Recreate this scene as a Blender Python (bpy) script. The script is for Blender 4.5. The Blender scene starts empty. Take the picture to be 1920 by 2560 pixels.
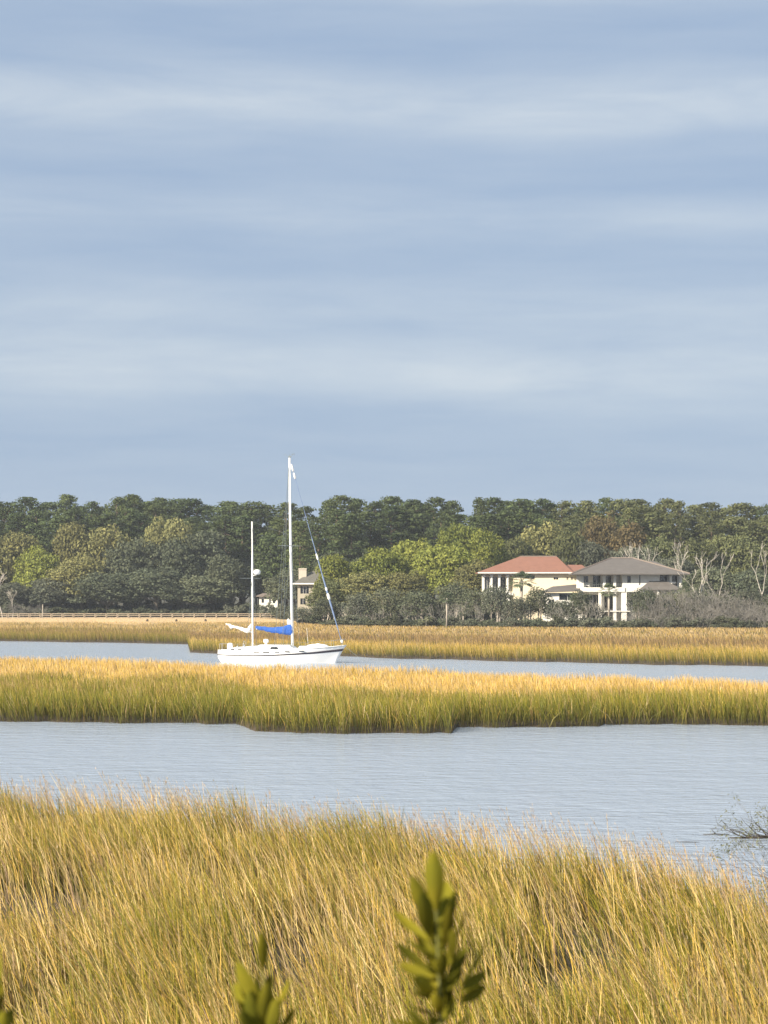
import bpy, math, random
import numpy as np
from mathutils import Vector, Quaternion

random.seed(7)
rng = np.random.default_rng(7)
R = math.radians
scene = bpy.context.scene
COL = scene.collection

# ------------------------------------------------------------------ camera
F = 5700.0            # focal length in photo pixels (photo 1920 x 2560)
CAMZ = 7.0            # eye height above the creek water
PITCH = math.atan(200.0 / F)
cam_d = bpy.data.cameras.new('camera')
cam_d.sensor_fit = 'VERTICAL'
cam_d.sensor_height = 36.0
cam_d.lens = F / 2560.0 * 36.0
cam_d.clip_start = 0.2
cam_d.clip_end = 20000
cam_d.dof.use_dof = True
cam_d.dof.focus_distance = 150
cam_d.dof.aperture_fstop = 7.0
cam = bpy.data.objects.new('camera', cam_d)
cam.location = (0, 0, CAMZ)
cam.rotation_euler = (math.pi / 2 + PITCH, 0, 0)
COL.objects.link(cam)
scene.camera = cam

# ------------------------------------------------------------------ sun direction, sky, exposure
SUN_EL, SUN_AZ = R(28), R(-131)      # azimuth from +Y towards +X: behind the camera, to the left
world = bpy.data.worlds.new('World')
scene.world = world
world.use_nodes = True
nt = world.node_tree
nt.nodes.clear()


def N(tree, kind, **kw):
    n = tree.nodes.new(kind)
    for k, v in kw.items():
        if k == 'inputs':
            for i, val in v.items():
                n.inputs[i].default_value = val
        else:
            setattr(n, k, v)
    return n


def math_node(tree, op, a, b=None, c=None):
    n = tree.nodes.new('ShaderNodeMath')
    n.operation = op
    for i, v in enumerate((a, b, c)):
        if v is None:
            continue
        if isinstance(v, (int, float)):
            n.inputs[i].default_value = v
        else:
            tree.links.new(v, n.inputs[i])
    return n.outputs[0]


def mix_rgb(tree, fac, a, b, blend='MIX'):
    n = tree.nodes.new('ShaderNodeMix')
    n.data_type = 'RGBA'
    n.blend_type = blend
    for s, v in ((n.inputs['Factor'], fac), (n.inputs[6], a), (n.inputs[7], b)):
        if isinstance(v, (int, float)):
            s.default_value = v
        elif isinstance(v, (tuple, list)):
            s.default_value = (*v[:3], 1)
        else:
            tree.links.new(v, s)
    return n.outputs[2]


def srgb(r, g, b):
    f = lambda c: (c / 255 / 12.92) if c <= 10 else ((c / 255 + 0.055) / 1.055) ** 2.4
    return (f(r), f(g), f(b))


def build_sky():
    t = nt
    sky = N(t, 'ShaderNodeTexSky', sky_type='NISHITA', sun_disc=False)
    sky.sun_elevation = SUN_EL
    sky.sun_rotation = SUN_AZ % (2 * math.pi)
    sky.air_density = 1.0
    sky.dust_density = 1.0
    sky.ozone_density = 1.2
    tc = N(t, 'ShaderNodeTexCoord')
    sep = N(t, 'ShaderNodeSeparateXYZ')
    t.links.new(tc.outputs['Generated'], sep.inputs[0])
    el = math_node(t, 'ARCSINE', sep.outputs[2])
    az = math_node(t, 'ARCTAN2', sep.outputs[0], sep.outputs[1])
    # slow warp so that the layers of cloud waver and thin out sideways
    cmb = N(t, 'ShaderNodeCombineXYZ')
    t.links.new(math_node(t, 'MULTIPLY', az, 5.0), cmb.inputs[0])
    t.links.new(math_node(t, 'MULTIPLY', el, 14.0), cmb.inputs[1])
    n1 = N(t, 'ShaderNodeTexNoise', inputs={'Scale': 1.0, 'Detail': 4.0, 'Roughness': 0.5})
    t.links.new(cmb.outputs[0], n1.inputs['Vector'])
    warp = math_node(t, 'MULTIPLY', math_node(t, 'SUBTRACT', n1.outputs[0], 0.5), 0.018)
    tilt = math_node(t, 'MULTIPLY', az, 0.012)
    elw = math_node(t, 'ADD', math_node(t, 'ADD', el, warp), tilt)
    # sheets of altostratus: a layered profile over elevation (0 .. 0.30 rad), soft edges; unseen part above view whitened to brighten the water's reflection
    ramp = N(t, 'ShaderNodeValToRGB')
    cr = ramp.color_ramp
    cr.interpolation = 'B_SPLINE'
    prof = [(0.0, .12), (.045, .05), (.070, .08), (.084, .34), (.094, .80), (.104, .62), (.113, .30), (.122, .52), (.131, .26), (.142, .08), (.154, .14), (.163, .60),
            (.171, .22), (.180, .06), (.197, .16), (.207, .92), (.216, .86), (.225, .26), (.238, .06), (.252, .10), (.262, .80), (.285, .85), (.30, .95)]
    while len(cr.elements) > 1:
        cr.elements.remove(cr.elements[-1])
    cr.elements[0].position = 0
    cr.elements[0].color = (prof[0][1],) * 3 + (1,)
    for e, v in prof[1:]:
        x = cr.elements.new(min(e / 0.30, 1.0))
        x.color = (v, v, v, 1)
    t.links.new(math_node(t, 'DIVIDE', elw, 0.30), ramp.inputs[0])
    # streaks
    c2 = N(t, 'ShaderNodeCombineXYZ')
    t.links.new(math_node(t, 'MULTIPLY', az, 7.0), c2.inputs[0])
    t.links.new(math_node(t, 'MULTIPLY', elw, 70.0), c2.inputs[1])
    n2 = N(t, 'ShaderNodeTexNoise', inputs={'Scale': 1.0, 'Detail': 9.0, 'Roughness': 0.55, 'Distortion': 0.15})
    t.links.new(c2.outputs[0], n2.inputs['Vector'])
    m2 = N(t, 'ShaderNodeMapRange', inputs={1: 0.3, 2: 0.75, 3: 0.0, 4: 1.0})
    t.links.new(n2.outputs[0], m2.inputs[0])
    c3 = N(t, 'ShaderNodeCombineXYZ')
    t.links.new(math_node(t, 'MULTIPLY', az, 6.5), c3.inputs[0])
    t.links.new(math_node(t, 'MULTIPLY', el, 34.0), c3.inputs[1])
    c3.inputs[2].default_value = 3.7
    n3 = N(t, 'ShaderNodeTexNoise', inputs={'Scale': 1.0, 'Detail': 6.0, 'Roughness': 0.58, 'Distortion': 0.4})
    t.links.new(c3.outputs[0], n3.inputs['Vector'])
    m3 = N(t, 'ShaderNodeMapRange', inputs={1: 0.30, 2: 0.70, 3: 0.35, 4: 1.15})
    t.links.new(n3.outputs[0], m3.inputs[0])
    fac = math_node(t, 'ADD', math_node(t, 'MULTIPLY', math_node(t, 'MULTIPLY', ramp.outputs[0], m3.outputs[0]), 0.95),
                    math_node(t, 'MULTIPLY', m2.outputs[0], 0.20))
    dark = tuple(c * 5.55 for c in srgb(152, 174, 203))
    light = tuple(c * 5.55 for c in srgb(211, 219, 226))
    cl = mix_rgb(t, fac, dark, light)
    col = mix_rgb(t, 0.94, sky.outputs[0], cl)
    bg = N(t, 'ShaderNodeBackground', inputs={'Strength': 0.1})
    t.links.new(col, bg.inputs[0])
    out = N(t, 'ShaderNodeOutputWorld')
    t.links.new(bg.outputs[0], out.inputs[0])


build_sky()
sun_d = bpy.data.lights.new('sun', 'SUN')
sun_d.energy = 5.0
sun_d.angle = R(0.55)
sun_d.color = (1.0, 0.88, 0.70)
sun = bpy.data.objects.new('sun', sun_d)
sd = Vector((math.sin(SUN_AZ) * math.cos(SUN_EL), math.cos(SUN_AZ) * math.cos(SUN_EL), math.sin(SUN_EL)))
sun.rotation_euler = sd.to_track_quat('Z', 'Y').to_euler()
sun.location = (-50, -50, 60)
COL.objects.link(sun)
scene.view_settings.view_transform = 'Standard'
scene.view_settings.look = 'None'
scene.view_settings.exposure = 0.90
scene.view_settings.gamma = 1.0
scene.cycles.max_bounces = 6
scene.cycles.transparent_max_bounces = 8


# ------------------------------------------------------------------ pixels to places
def ray(px, py):
    zc = -(py - 1280.0) / F
    xc = (px - 960.0) / F
    return Vector((xc, math.cos(PITCH) - math.sin(PITCH) * zc, math.sin(PITCH) + math.cos(PITCH) * zc))


def at(px, py, Y):
    r = ray(px, py)
    return Vector((0, 0, CAMZ)) + r * (Y / r.y)


def xat(px, Y):
    return (px - 960.0) / F * Y * 0.9994


def zat(py, Y):
    return at(960, py, Y).z


def interp(tab, x):
    xs = [a for a, b in tab]
    ys = [b for a, b in tab]
    return np.interp(x, xs, ys)


# ------------------------------------------------------------------ materials
MATS = {}


def mat(name, col, rough=0.8, var=0.15, scale=3.0, bump=0.0, bscale=20.0, metal=0.0, spec=0.3, objrand=0.0):
    m = bpy.data.materials.new(name)
    m.use_nodes = True
    t = m.node_tree
    b = t.nodes['Principled BSDF']
    tc = N(t, 'ShaderNodeTexCoord')
    nz = N(t, 'ShaderNodeTexNoise', inputs={'Scale': scale, 'Detail': 6.0, 'Roughness': 0.6})
    t.links.new(tc.outputs['Object'], nz.inputs['Vector'])
    lo = tuple(c * (1 - var) for c in col)
    hi = tuple(min(1, c * (1 + var)) for c in col)
    c = mix_rgb(t, nz.outputs[0], lo, hi)
    if objrand:
        oi = N(t, 'ShaderNodeObjectInfo')
        mr = N(t, 'ShaderNodeMapRange', inputs={3: 1 - objrand, 4: 1 + objrand})
        t.links.new(oi.outputs['Random'], mr.inputs[0])
        vm = N(t, 'ShaderNodeVectorMath', operation='SCALE')
        t.links.new(c, vm.inputs[0])
        t.links.new(mr.outputs[0], vm.inputs['Scale'])
        c = vm.outputs[0]
    t.links.new(c, b.inputs['Base Color'])
    b.inputs['Roughness'].default_value = rough
    b.inputs['Metallic'].default_value = metal
    b.inputs['Specular IOR Level'].default_value = spec
    if bump:
        n2 = N(t, 'ShaderNodeTexNoise', inputs={'Scale': bscale, 'Detail': 5.0})
        t.links.new(tc.outputs['Object'], n2.inputs['Vector'])
        bp = N(t, 'ShaderNodeBump', inputs={'Strength': bump, 'Distance': 0.05})
        t.links.new(n2.outputs[0], bp.inputs['Height'])
        t.links.new(bp.outputs[0], b.inputs['Normal'])
    MATS[name] = m
    return m


def leaf_mat(name, c1, c2, var=0.25, trans=0.25, scale=0.35, objrand=0.22):
    """foliage: two tones drifting through the crown, per-tree variation, some light passing through"""
    m = bpy.data.materials.new(name)
    m.use_nodes = True
    t = m.node_tree
    t.nodes.clear()
    geo = N(t, 'ShaderNodeNewGeometry')
    nz = N(t, 'ShaderNodeTexNoise', inputs={'Scale': scale, 'Detail': 3.0})
    t.links.new(geo.outputs['Position'], nz.inputs['Vector'])
    mr0 = N(t, 'ShaderNodeMapRange', inputs={1: 0.32, 2: 0.68})
    t.links.new(nz.outputs[0], mr0.inputs[0])
    oi = N(t, 'ShaderNodeObjectInfo')
    f = math_node(t, 'ADD', math_node(t, 'MULTIPLY', mr0.outputs[0], 0.6), math_node(t, 'MULTIPLY', oi.outputs['Random'], 0.4))
    c = mix_rgb(t, f, c1, c2)
    isl = N(t, 'ShaderNodeMapRange', inputs={3: 1 - var, 4: 1 + var})
    t.links.new(geo.outputs['Random Per Island'], isl.inputs[0])
    mr = N(t, 'ShaderNodeMapRange', inputs={3: 1 - objrand, 4: 1 + objrand})
    rnd2 = math_node(t, 'FRACT', math_node(t, 'MULTIPLY', oi.outputs['Random'], 7.31))
    t.links.new(rnd2, mr.inputs[0])
    s = math_node(t, 'MULTIPLY', isl.outputs[0], mr.outputs[0])
    vm = N(t, 'ShaderNodeVectorMath', operation='SCALE')
    t.links.new(c, vm.inputs[0])
    t.links.new(s, vm.inputs['Scale'])
    d = N(t, 'ShaderNodeBsdfDiffuse')
    tr = N(t, 'ShaderNodeBsdfTranslucent')
    t.links.new(vm.outputs[0], d.inputs[0])
    t.links.new(vm.outputs[0], tr.inputs[0])
    mx = N(t, 'ShaderNodeMixShader', inputs={0: trans})
    t.links.new(d.outputs[0], mx.inputs[1])
    t.links.new(tr.outputs[0], mx.inputs[2])
    o = N(t, 'ShaderNodeOutputMaterial')
    t.links.new(mx.outputs[0], o.inputs[0])
    MATS[name] = m
    return m


def grass_mat():
    m = bpy.data.materials.new('marsh_grass')
    m.use_nodes = True
    t = m.node_tree
    t.nodes.clear()
    a = N(t, 'ShaderNodeAttribute', attribute_name='Col')
    d = N(t, 'ShaderNodeBsdfDiffuse')
    tr = N(t, 'ShaderNodeBsdfTranslucent')
    g = N(t, 'ShaderNodeBsdfGlossy', inputs={'Roughness': 0.45, 'Color': (1, .95, .85, 1)})
    t.links.new(a.outputs['Color'], d.inputs[0])
    t.links.new(a.outputs['Color'], tr.inputs[0])
    mx = N(t, 'ShaderNodeMixShader', inputs={0: 0.28})
    t.links.new(d.outputs[0], mx.inputs[1])
    t.links.new(tr.outputs[0], mx.inputs[2])
    mx2 = N(t, 'ShaderNodeMixShader', inputs={0: 0.03})
    t.links.new(mx.outputs[0], mx2.inputs[1])
    t.links.new(g.outputs[0], mx2.inputs[2])
    o = N(t, 'ShaderNodeOutputMaterial')
    t.links.new(mx2.outputs[0], o.inputs[0])
    MATS['grass'] = m


def water_mat():
    m = bpy.data.materials.new('creek_water')
    m.use_nodes = True
    t = m.node_tree
    b = t.nodes['Principled BSDF']
    b.inputs['Base Color'].default_value = (0.33, 0.39, 0.48, 1)
    b.inputs['Roughness'].default_value = 0.17
    b.inputs['IOR'].default_value = 1.5
    b.inputs['Specular IOR Level'].default_value = 0.5
    geo = N(t, 'ShaderNodeNewGeometry')
    mp = N(t, 'ShaderNodeMapping', inputs={'Scale': (0.55, 1.0, 1.0), 'Rotation': (0, 0, R(8))})
    t.links.new(geo.outputs['Position'], mp.inputs[0])
    hs = None
    for sc, w, det in ((0.9, 0.55, 3.0), (2.2, 0.50, 5.0), (0.12, 0.40, 2.0), (0.35, .35, 2.0)):
        nz = N(t, 'ShaderNodeTexNoise', inputs={'Scale': sc, 'Detail': det, 'Roughness': 0.6, 'Distortion': 0.4})
        t.links.new(mp.outputs[0], nz.inputs['Vector'])
        h = math_node(t, 'MULTIPLY', nz.outputs[0], w)
        hs = h if hs is None else math_node(t, 'ADD', hs, h)
    bp = N(t, 'ShaderNodeBump', inputs={'Strength': 1.0, 'Distance': 0.24})
    t.links.new(hs, bp.inputs['Height'])
    t.links.new(bp.outputs[0], b.inputs['Normal'])
    MATS['water'] = m


mat('mud', (0.060, 0.045, 0.030), rough=0.75, var=0.4, scale=0.6, bump=0.6, bscale=3)
mat('bed', (0.05, 0.045, 0.03), rough=0.9)
mat('sand', (0.55, 0.42, 0.26), rough=0.95, var=0.25, scale=0.15, bump=0.3, bscale=2)
mat('forest_floor', (0.060, 0.055, 0.032), rough=0.95, var=0.4, scale=0.3, bump=0.4, bscale=2)
mat('bank', (0.10, 0.085, 0.05), rough=0.95, var=0.4, scale=0.8, bump=0.5, bscale=4)
mat('bark_grey', (0.20, 0.175, 0.145), rough=0.9, var=0.4, scale=2.0, bump=0.4, bscale=6)
mat('bark_pale', (0.38, 0.34, 0.29), rough=0.9, var=0.3, scale=2.0)
mat('bark_brown', (0.15, 0.105, 0.075), rough=0.9, var=0.4, scale=2.0)
mat('dead_wood', (0.52, 0.48, 0.43), rough=0.9, var=0.25, scale=1.0)
mat('twig_grey', (0.185, 0.175, 0.158), rough=0.9, var=0.35, scale=1.0, objrand=0.2)
mat('twig_pale', (0.27, 0.255, 0.225), rough=0.9, var=0.35, scale=1.0, objrand=0.25)
mat('twig_dark', (0.055, 0.045, 0.035), rough=0.8, var=0.35, scale=3.0)
mat('gelcoat', (0.84, 0.84, 0.83), rough=0.28, var=0.03, scale=1.5, spec=0.5)
mat('spar_white', (0.82, 0.82, 0.80), rough=0.35, var=0.03, spec=0.5)
mat('navy', (0.035, 0.030, 0.040), rough=0.35, var=0.2, scale=4)
mat('canvas_blue', (0.030, 0.105, 0.40), rough=0.8, var=0.3, scale=5, bump=0.5, bscale=8)
mat('jib_blue', (0.16, 0.22, 0.36), rough=0.8, var=0.3, scale=3)
mat('sailcloth', (0.80, 0.78, 0.73), rough=0.75, var=0.08, scale=4, bump=0.5, bscale=9)
mat('steel', (0.55, 0.56, 0.57), rough=0.3, metal=0.8, var=0.1)
mat('wire', (0.22, 0.25, 0.25), rough=0.4, metal=0.4, var=0.1)
mat('dark_glass', (0.012, 0.015, 0.02), rough=0.08, var=0.2, spec=0.6)
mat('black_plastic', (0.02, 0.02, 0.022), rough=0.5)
mat('teak', (0.20, 0.12, 0.06), rough=0.7)
mat('antifoul', (0.70, 0.70, 0.69), rough=0.6)
mat('stucco_yellow', (0.80, 0.71, 0.53), rough=0.9, var=0.06, scale=0.6, bump=0.15, bscale=8)
mat('stucco_white', (0.78, 0.76, 0.71), rough=0.9, var=0.06, scale=0.6, bump=0.15, bscale=8)
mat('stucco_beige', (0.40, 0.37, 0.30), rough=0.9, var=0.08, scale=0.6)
mat('stone_chimney', (0.50, 0.45, 0.38), rough=0.9, var=0.15, scale=4)
mat('trim_white', (0.78, 0.77, 0.74), rough=0.6, var=0.05)
mat('roof_red', (0.245, 0.122, 0.088), rough=0.85, var=0.25, scale=1.2, bump=0.5, bscale=5)
mat('roof_grey', (0.128, 0.118, 0.112), rough=0.85, var=0.25, scale=1.0, bump=0.5, bscale=5)
mat('roof_ridge', (0.22, 0.18, 0.155), rough=0.85, var=0.2)
mat('roof_dark', (0.13, 0.125, 0.11), rough=0.85, var=0.25, scale=1.0)
mat('dock_wood', (0.40, 0.33, 0.25), rough=0.9, var=0.3, scale=1.5)
mat('lawn', (0.05, 0.07, 0.02), rough=0.95, var=0.3, scale=0.5)
mat('near_stem', (0.12, 0.12, 0.03), rough=0.7)
grass_mat()
water_mat()
leaf_mat('pine_leaf', (0.064, 0.0938, 0.0472), (0.114, 0.137, 0.0537))
leaf_mat('oak_leaf', (0.1005, 0.1185, 0.0592), (0.1609, 0.17, 0.0747))
leaf_mat('oak_dark_leaf', (0.0951, 0.1166, 0.0798), (0.1411, 0.1534, 0.0951))
leaf_mat('bright_leaf', (0.1625, 0.2, 0.0525), (0.2812, 0.2937, 0.07))
leaf_mat('olive_leaf', (0.1561, 0.1656, 0.076), (0.251, 0.2374, 0.0977))
leaf_mat('rust_leaf', (0.1725, 0.1242, 0.0644), (0.1495, 0.1288, 0.0644))
leaf_mat('shrub_leaf', (0.0978, 0.115, 0.0782), (0.161, 0.1667, 0.1035))
leaf_mat('greygreen_leaf', (0.1071, 0.1235, 0.0932), (0.1701, 0.1764, 0.1235))
leaf_mat('palm_leaf', (0.085, 0.115, 0.07), (0.14, 0.16, 0.085))
leaf_mat('near_leaf', (0.130, 0.142, 0.020), (0.255, 0.215, 0.022), var=0.30, trans=0.42, scale=9.0, objrand=0.40)


# ------------------------------------------------------------------ mesh helpers
def link(name, me, m=None, parent=None, loc=None):
    o = bpy.data.objects.new(name, me)
    COL.objects.link(o)
    if m is not None and me is not None and not me.materials:
        me.materials.append(MATS[m])
    if parent is not None:
        o.parent = parent
    if loc is not None:
        o.location = loc
    return o


def np_mesh(name, V, Fc, cols=None, smooth=False):
    V = np.asarray(V, dtype=np.float32)
    Fc = np.asarray(Fc, dtype=np.int32)
    me = bpy.data.meshes.new(name)
    k = Fc.shape[1]
    me.vertices.add(len(V))
    me.vertices.foreach_set('co', V.ravel())
    me.loops.add(Fc.size)
    me.loops.foreach_set('vertex_index', Fc.ravel())
    me.polygons.add(len(Fc))
    me.polygons.foreach_set('loop_start', np.arange(0, Fc.size, k, dtype=np.int32))
    me.polygons.foreach_set('loop_total', np.full(len(Fc), k, dtype=np.int32))
    if smooth:
        me.polygons.foreach_set('use_smooth', np.ones(len(Fc), dtype=bool))
    if cols is not None:
        ca = me.color_attributes.new('Col', 'FLOAT_COLOR', 'POINT')
        c4 = np.ones((len(V), 4), dtype=np.float32)
        c4[:, :3] = cols
        ca.data.foreach_set('color', c4.ravel())
    me.update()
    me.validate()
    return me


class MB:
    def __init__(self):
        self.v, self.f = [], []

    def poly(self, *pts):
        i = len(self.v)
        self.v += [tuple(p) for p in pts]
        self.f.append(tuple(range(i, i + len(pts))))
        return self

    def box(self, x0, x1, y0, y1, z0, z1):
        i = len(self.v)
        self.v += [(x, y, z) for z in (z0, z1) for y in (y0, y1) for x in (x0, x1)]
        for q in ((0, 2, 3, 1), (4, 5, 7, 6), (0, 1, 5, 4), (2, 6, 7, 3), (0, 4, 6, 2), (1, 3, 7, 5)):
            self.f.append(tuple(i + a for a in q))
        return self

    def tube(self, pts, rad, sides=6, cap=True):
        pts = [Vector(p) for p in pts]
        if isinstance(rad, (int, float)):
            rad = [rad] * len(pts)
        i0 = len(self.v)
        prev = None
        for k, p in enumerate(pts):
            d = (pts[min(k + 1, len(pts) - 1)] - pts[max(k - 1, 0)])
            d = d.normalized() if d.length > 1e-9 else Vector((0, 0, 1))
            up = Vector((0, 0, 1)) if abs(d.z) < 0.9 else Vector((1, 0, 0))
            a = d.cross(up).normalized() if prev is None else (prev - d * prev.dot(d)).normalized()
            prev = a
            b = d.cross(a)
            for s in range(sides):
                t = 2 * math.pi * s / sides
                self.v.append(tuple(p + (a * math.cos(t) + b * math.sin(t)) * rad[k]))
        for k in range(len(pts) - 1):
            for s in range(sides):
                s2 = (s + 1) % sides
                self.f.append((i0 + k * sides + s, i0 + k * sides + s2, i0 + (k + 1) * sides + s2, i0 + (k + 1) * sides + s))
        if cap:
            self.f.append(tuple(i0 + s for s in range(sides))[::-1])
            e = i0 + (len(pts) - 1) * sides
            self.f.append(tuple(e + s for s in range(sides)))
        return self

    def loft(self, rings, closed=True, caps=True):
        i0 = len(self.v)
        n = len(rings[0])
        for r in rings:
            self.v += [tuple(p) for p in r]
        for k in range(len(rings) - 1):
            for s in range(n if closed else n - 1):
                s2 = (s + 1) % n
                self.f.append((i0 + k * n + s, i0 + k * n + s2, i0 + (k + 1) * n + s2, i0 + (k + 1) * n + s))
        if caps:
            self.f.append(tuple(i0 + s for s in range(n))[::-1])
            e = i0 + (len(rings) - 1) * n
            self.f.append(tuple(e + s for s in range(n)))
        return self

    def mesh(self, name, smooth=False):
        me = bpy.data.meshes.new(name)
        me.from_pydata(self.v, [], self.f)
        if smooth:
            me.polygons.foreach_set('use_smooth', [True] * len(me.polygons))
        me.update()
        return me

    def build(self, name, m, parent=None, smooth=False, loc=None):
        return link(name, self.mesh(name, smooth), m, parent, loc)


def tag(o, label, cat=None, group=None, kind=None):
    if label:
        o['label'] = label
    if cat:
        o['category'] = cat
    if group:
        o['group'] = group
    if kind:
        o['kind'] = kind
    return o


def struct(o, label):
    o['kind'] = 'structure'
    o['label'] = label
    return o


def thing(name, label, cat, loc=(0, 0, 0), rz=0.0, group=None, scale=None):
    o = bpy.data.objects.new(name, None)
    o.empty_display_size = 0.2
    COL.objects.link(o)
    o.location = loc
    o.rotation_euler = (0, 0, rz)
    if scale is not None:
        o.scale = scale
    return tag(o, label, cat, group)


# ------------------------------------------------------------------ the lie of the land
PXL, PXR = -620, 2540
NEAR_EDGE = [(-620, 67), (0, 65), (250, 63.5), (500, 62), (760, 58), (960, 56.5), (1200, 55), (1400, 52.5), (1600, 51),
             (1700, 50), (1800, 48), (1920, 45), (2100, 39), (2540, 36)]
ISL_FRONT_Y = [(-620, 1801), (0, 1803), (300, 1805), (540, 1807), (590, 1808), (612, 1816), (640, 1827), (760, 1831), (900, 1832),
               (1128, 1832), (1142, 1817), (1300, 1816), (1495, 1816), (1510, 1809), (1700, 1810), (1920, 1813), (2540, 1818)]
ISL_BACK_Y = [(-620, 1630), (0, 1634), (300, 1639), (540, 1649), (720, 1655), (860, 1657), (960, 1659), (1300, 1674),
              (1600, 1684), (1920, 1695), (2540, 1708)]
FAR_FRONT_Y = [(-620, 1600), (0, 1603), (250, 1606), (470, 1611), (476, 1632), (560, 1635), (700, 1638), (870, 1641), (960, 1645),
               (1300, 1653), (1600, 1660), (1920, 1666), (2540, 1675)]
FAR_EDGE = [(-620, 585), (0, 572), (640, 568), (720, 520), (780, 450), (840, 425), (1000, 415), (1300, 405), (1920, 393), (2540, 386)]

HZ = 1480.0


def near_edge(px):
    return interp(NEAR_EDGE, px)


def isl_front(px):
    return F * 7.0 / (interp(ISL_FRONT_Y, px) - HZ) + 2.2 * (smooth_noise(np.asarray(px, float) * .021, np.zeros_like(np.asarray(px, float)), 55) - .5)


def isl_back(px):
    return F * (7.0 - 1.45) / (interp(ISL_BACK_Y, px) - HZ)


def far_front(px):
    return F * 7.0 / (interp(FAR_FRONT_Y, px) - HZ) + 5.0 * (smooth_noise(np.asarray(px, float) * .017, np.zeros_like(np.asarray(px, float)), 57) - .5)


def far_edge(px):
    return interp(FAR_EDGE, px)


def bank_z(Y):
    return interp([(-40, 5.3), (5.2, 5.2), (8, 4.3), (12, 3.0), (18, 1.4), (24, 0.5), (30, 0.25), (80, 0.2)], Y)


def land_z(px, Y):
    d = np.clip((Y - far_edge(px)) / 60.0, 0, 1)
    return 0.6 + 1.2 * d + np.clip((Y - 560) / 100.0, 0, 1) * 1.2


def smooth_noise(x, y, seed=0, octs=3):
    """cheap value noise for numpy arrays, 0..1"""
    x = np.asarray(x, float)
    y = np.asarray(y, float)
    out = np.zeros(np.broadcast(x, y).shape)
    amp, tot = 1.0, 0.0
    for o in range(octs):
        xi, yi = np.floor(x).astype(int), np.floor(y).astype(int)
        fx, fy = x - xi, y - yi
        fx, fy = fx * fx * (3 - 2 * fx), fy * fy * (3 - 2 * fy)

        def h(a, b):
            n = (a * 374761393 + b * 668265263 + (seed + o) * 974634721) & 0x7fffffff
            n = ((n ^ (n >> 13)) * 1274126177) & 0x7fffffff
            return ((n ^ (n >> 16)) & 0xffff) / 65535.0
        v = (h(xi, yi) * (1 - fx) + h(xi + 1, yi) * fx) * (1 - fy) + (h(xi, yi + 1) * (1 - fx) + h(xi + 1, yi + 1) * fx) * fy
        out += v * amp
        tot += amp
        amp *= 0.5
        x, y = x * 2.03 + 17.1, y * 2.03 + 5.3
    return out / tot


def sheet(name, m, pxs, rows):
    """rows: list of functions px -> (Y, z); a sheet of quads between them"""
    V, Fc = [], []
    n = len(pxs)
    for fn in rows:
        for p in pxs:
            Y, z = fn(p)
            V.append((xat(p, Y), Y, z))
    for k in range(len(rows) - 1):
        for i in range(n - 1):
            a = k * n + i
            Fc.append((a, a + 1, a + n + 1, a + n))
    return link(name, np_mesh(name, V, Fc, smooth=True), m)


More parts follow.
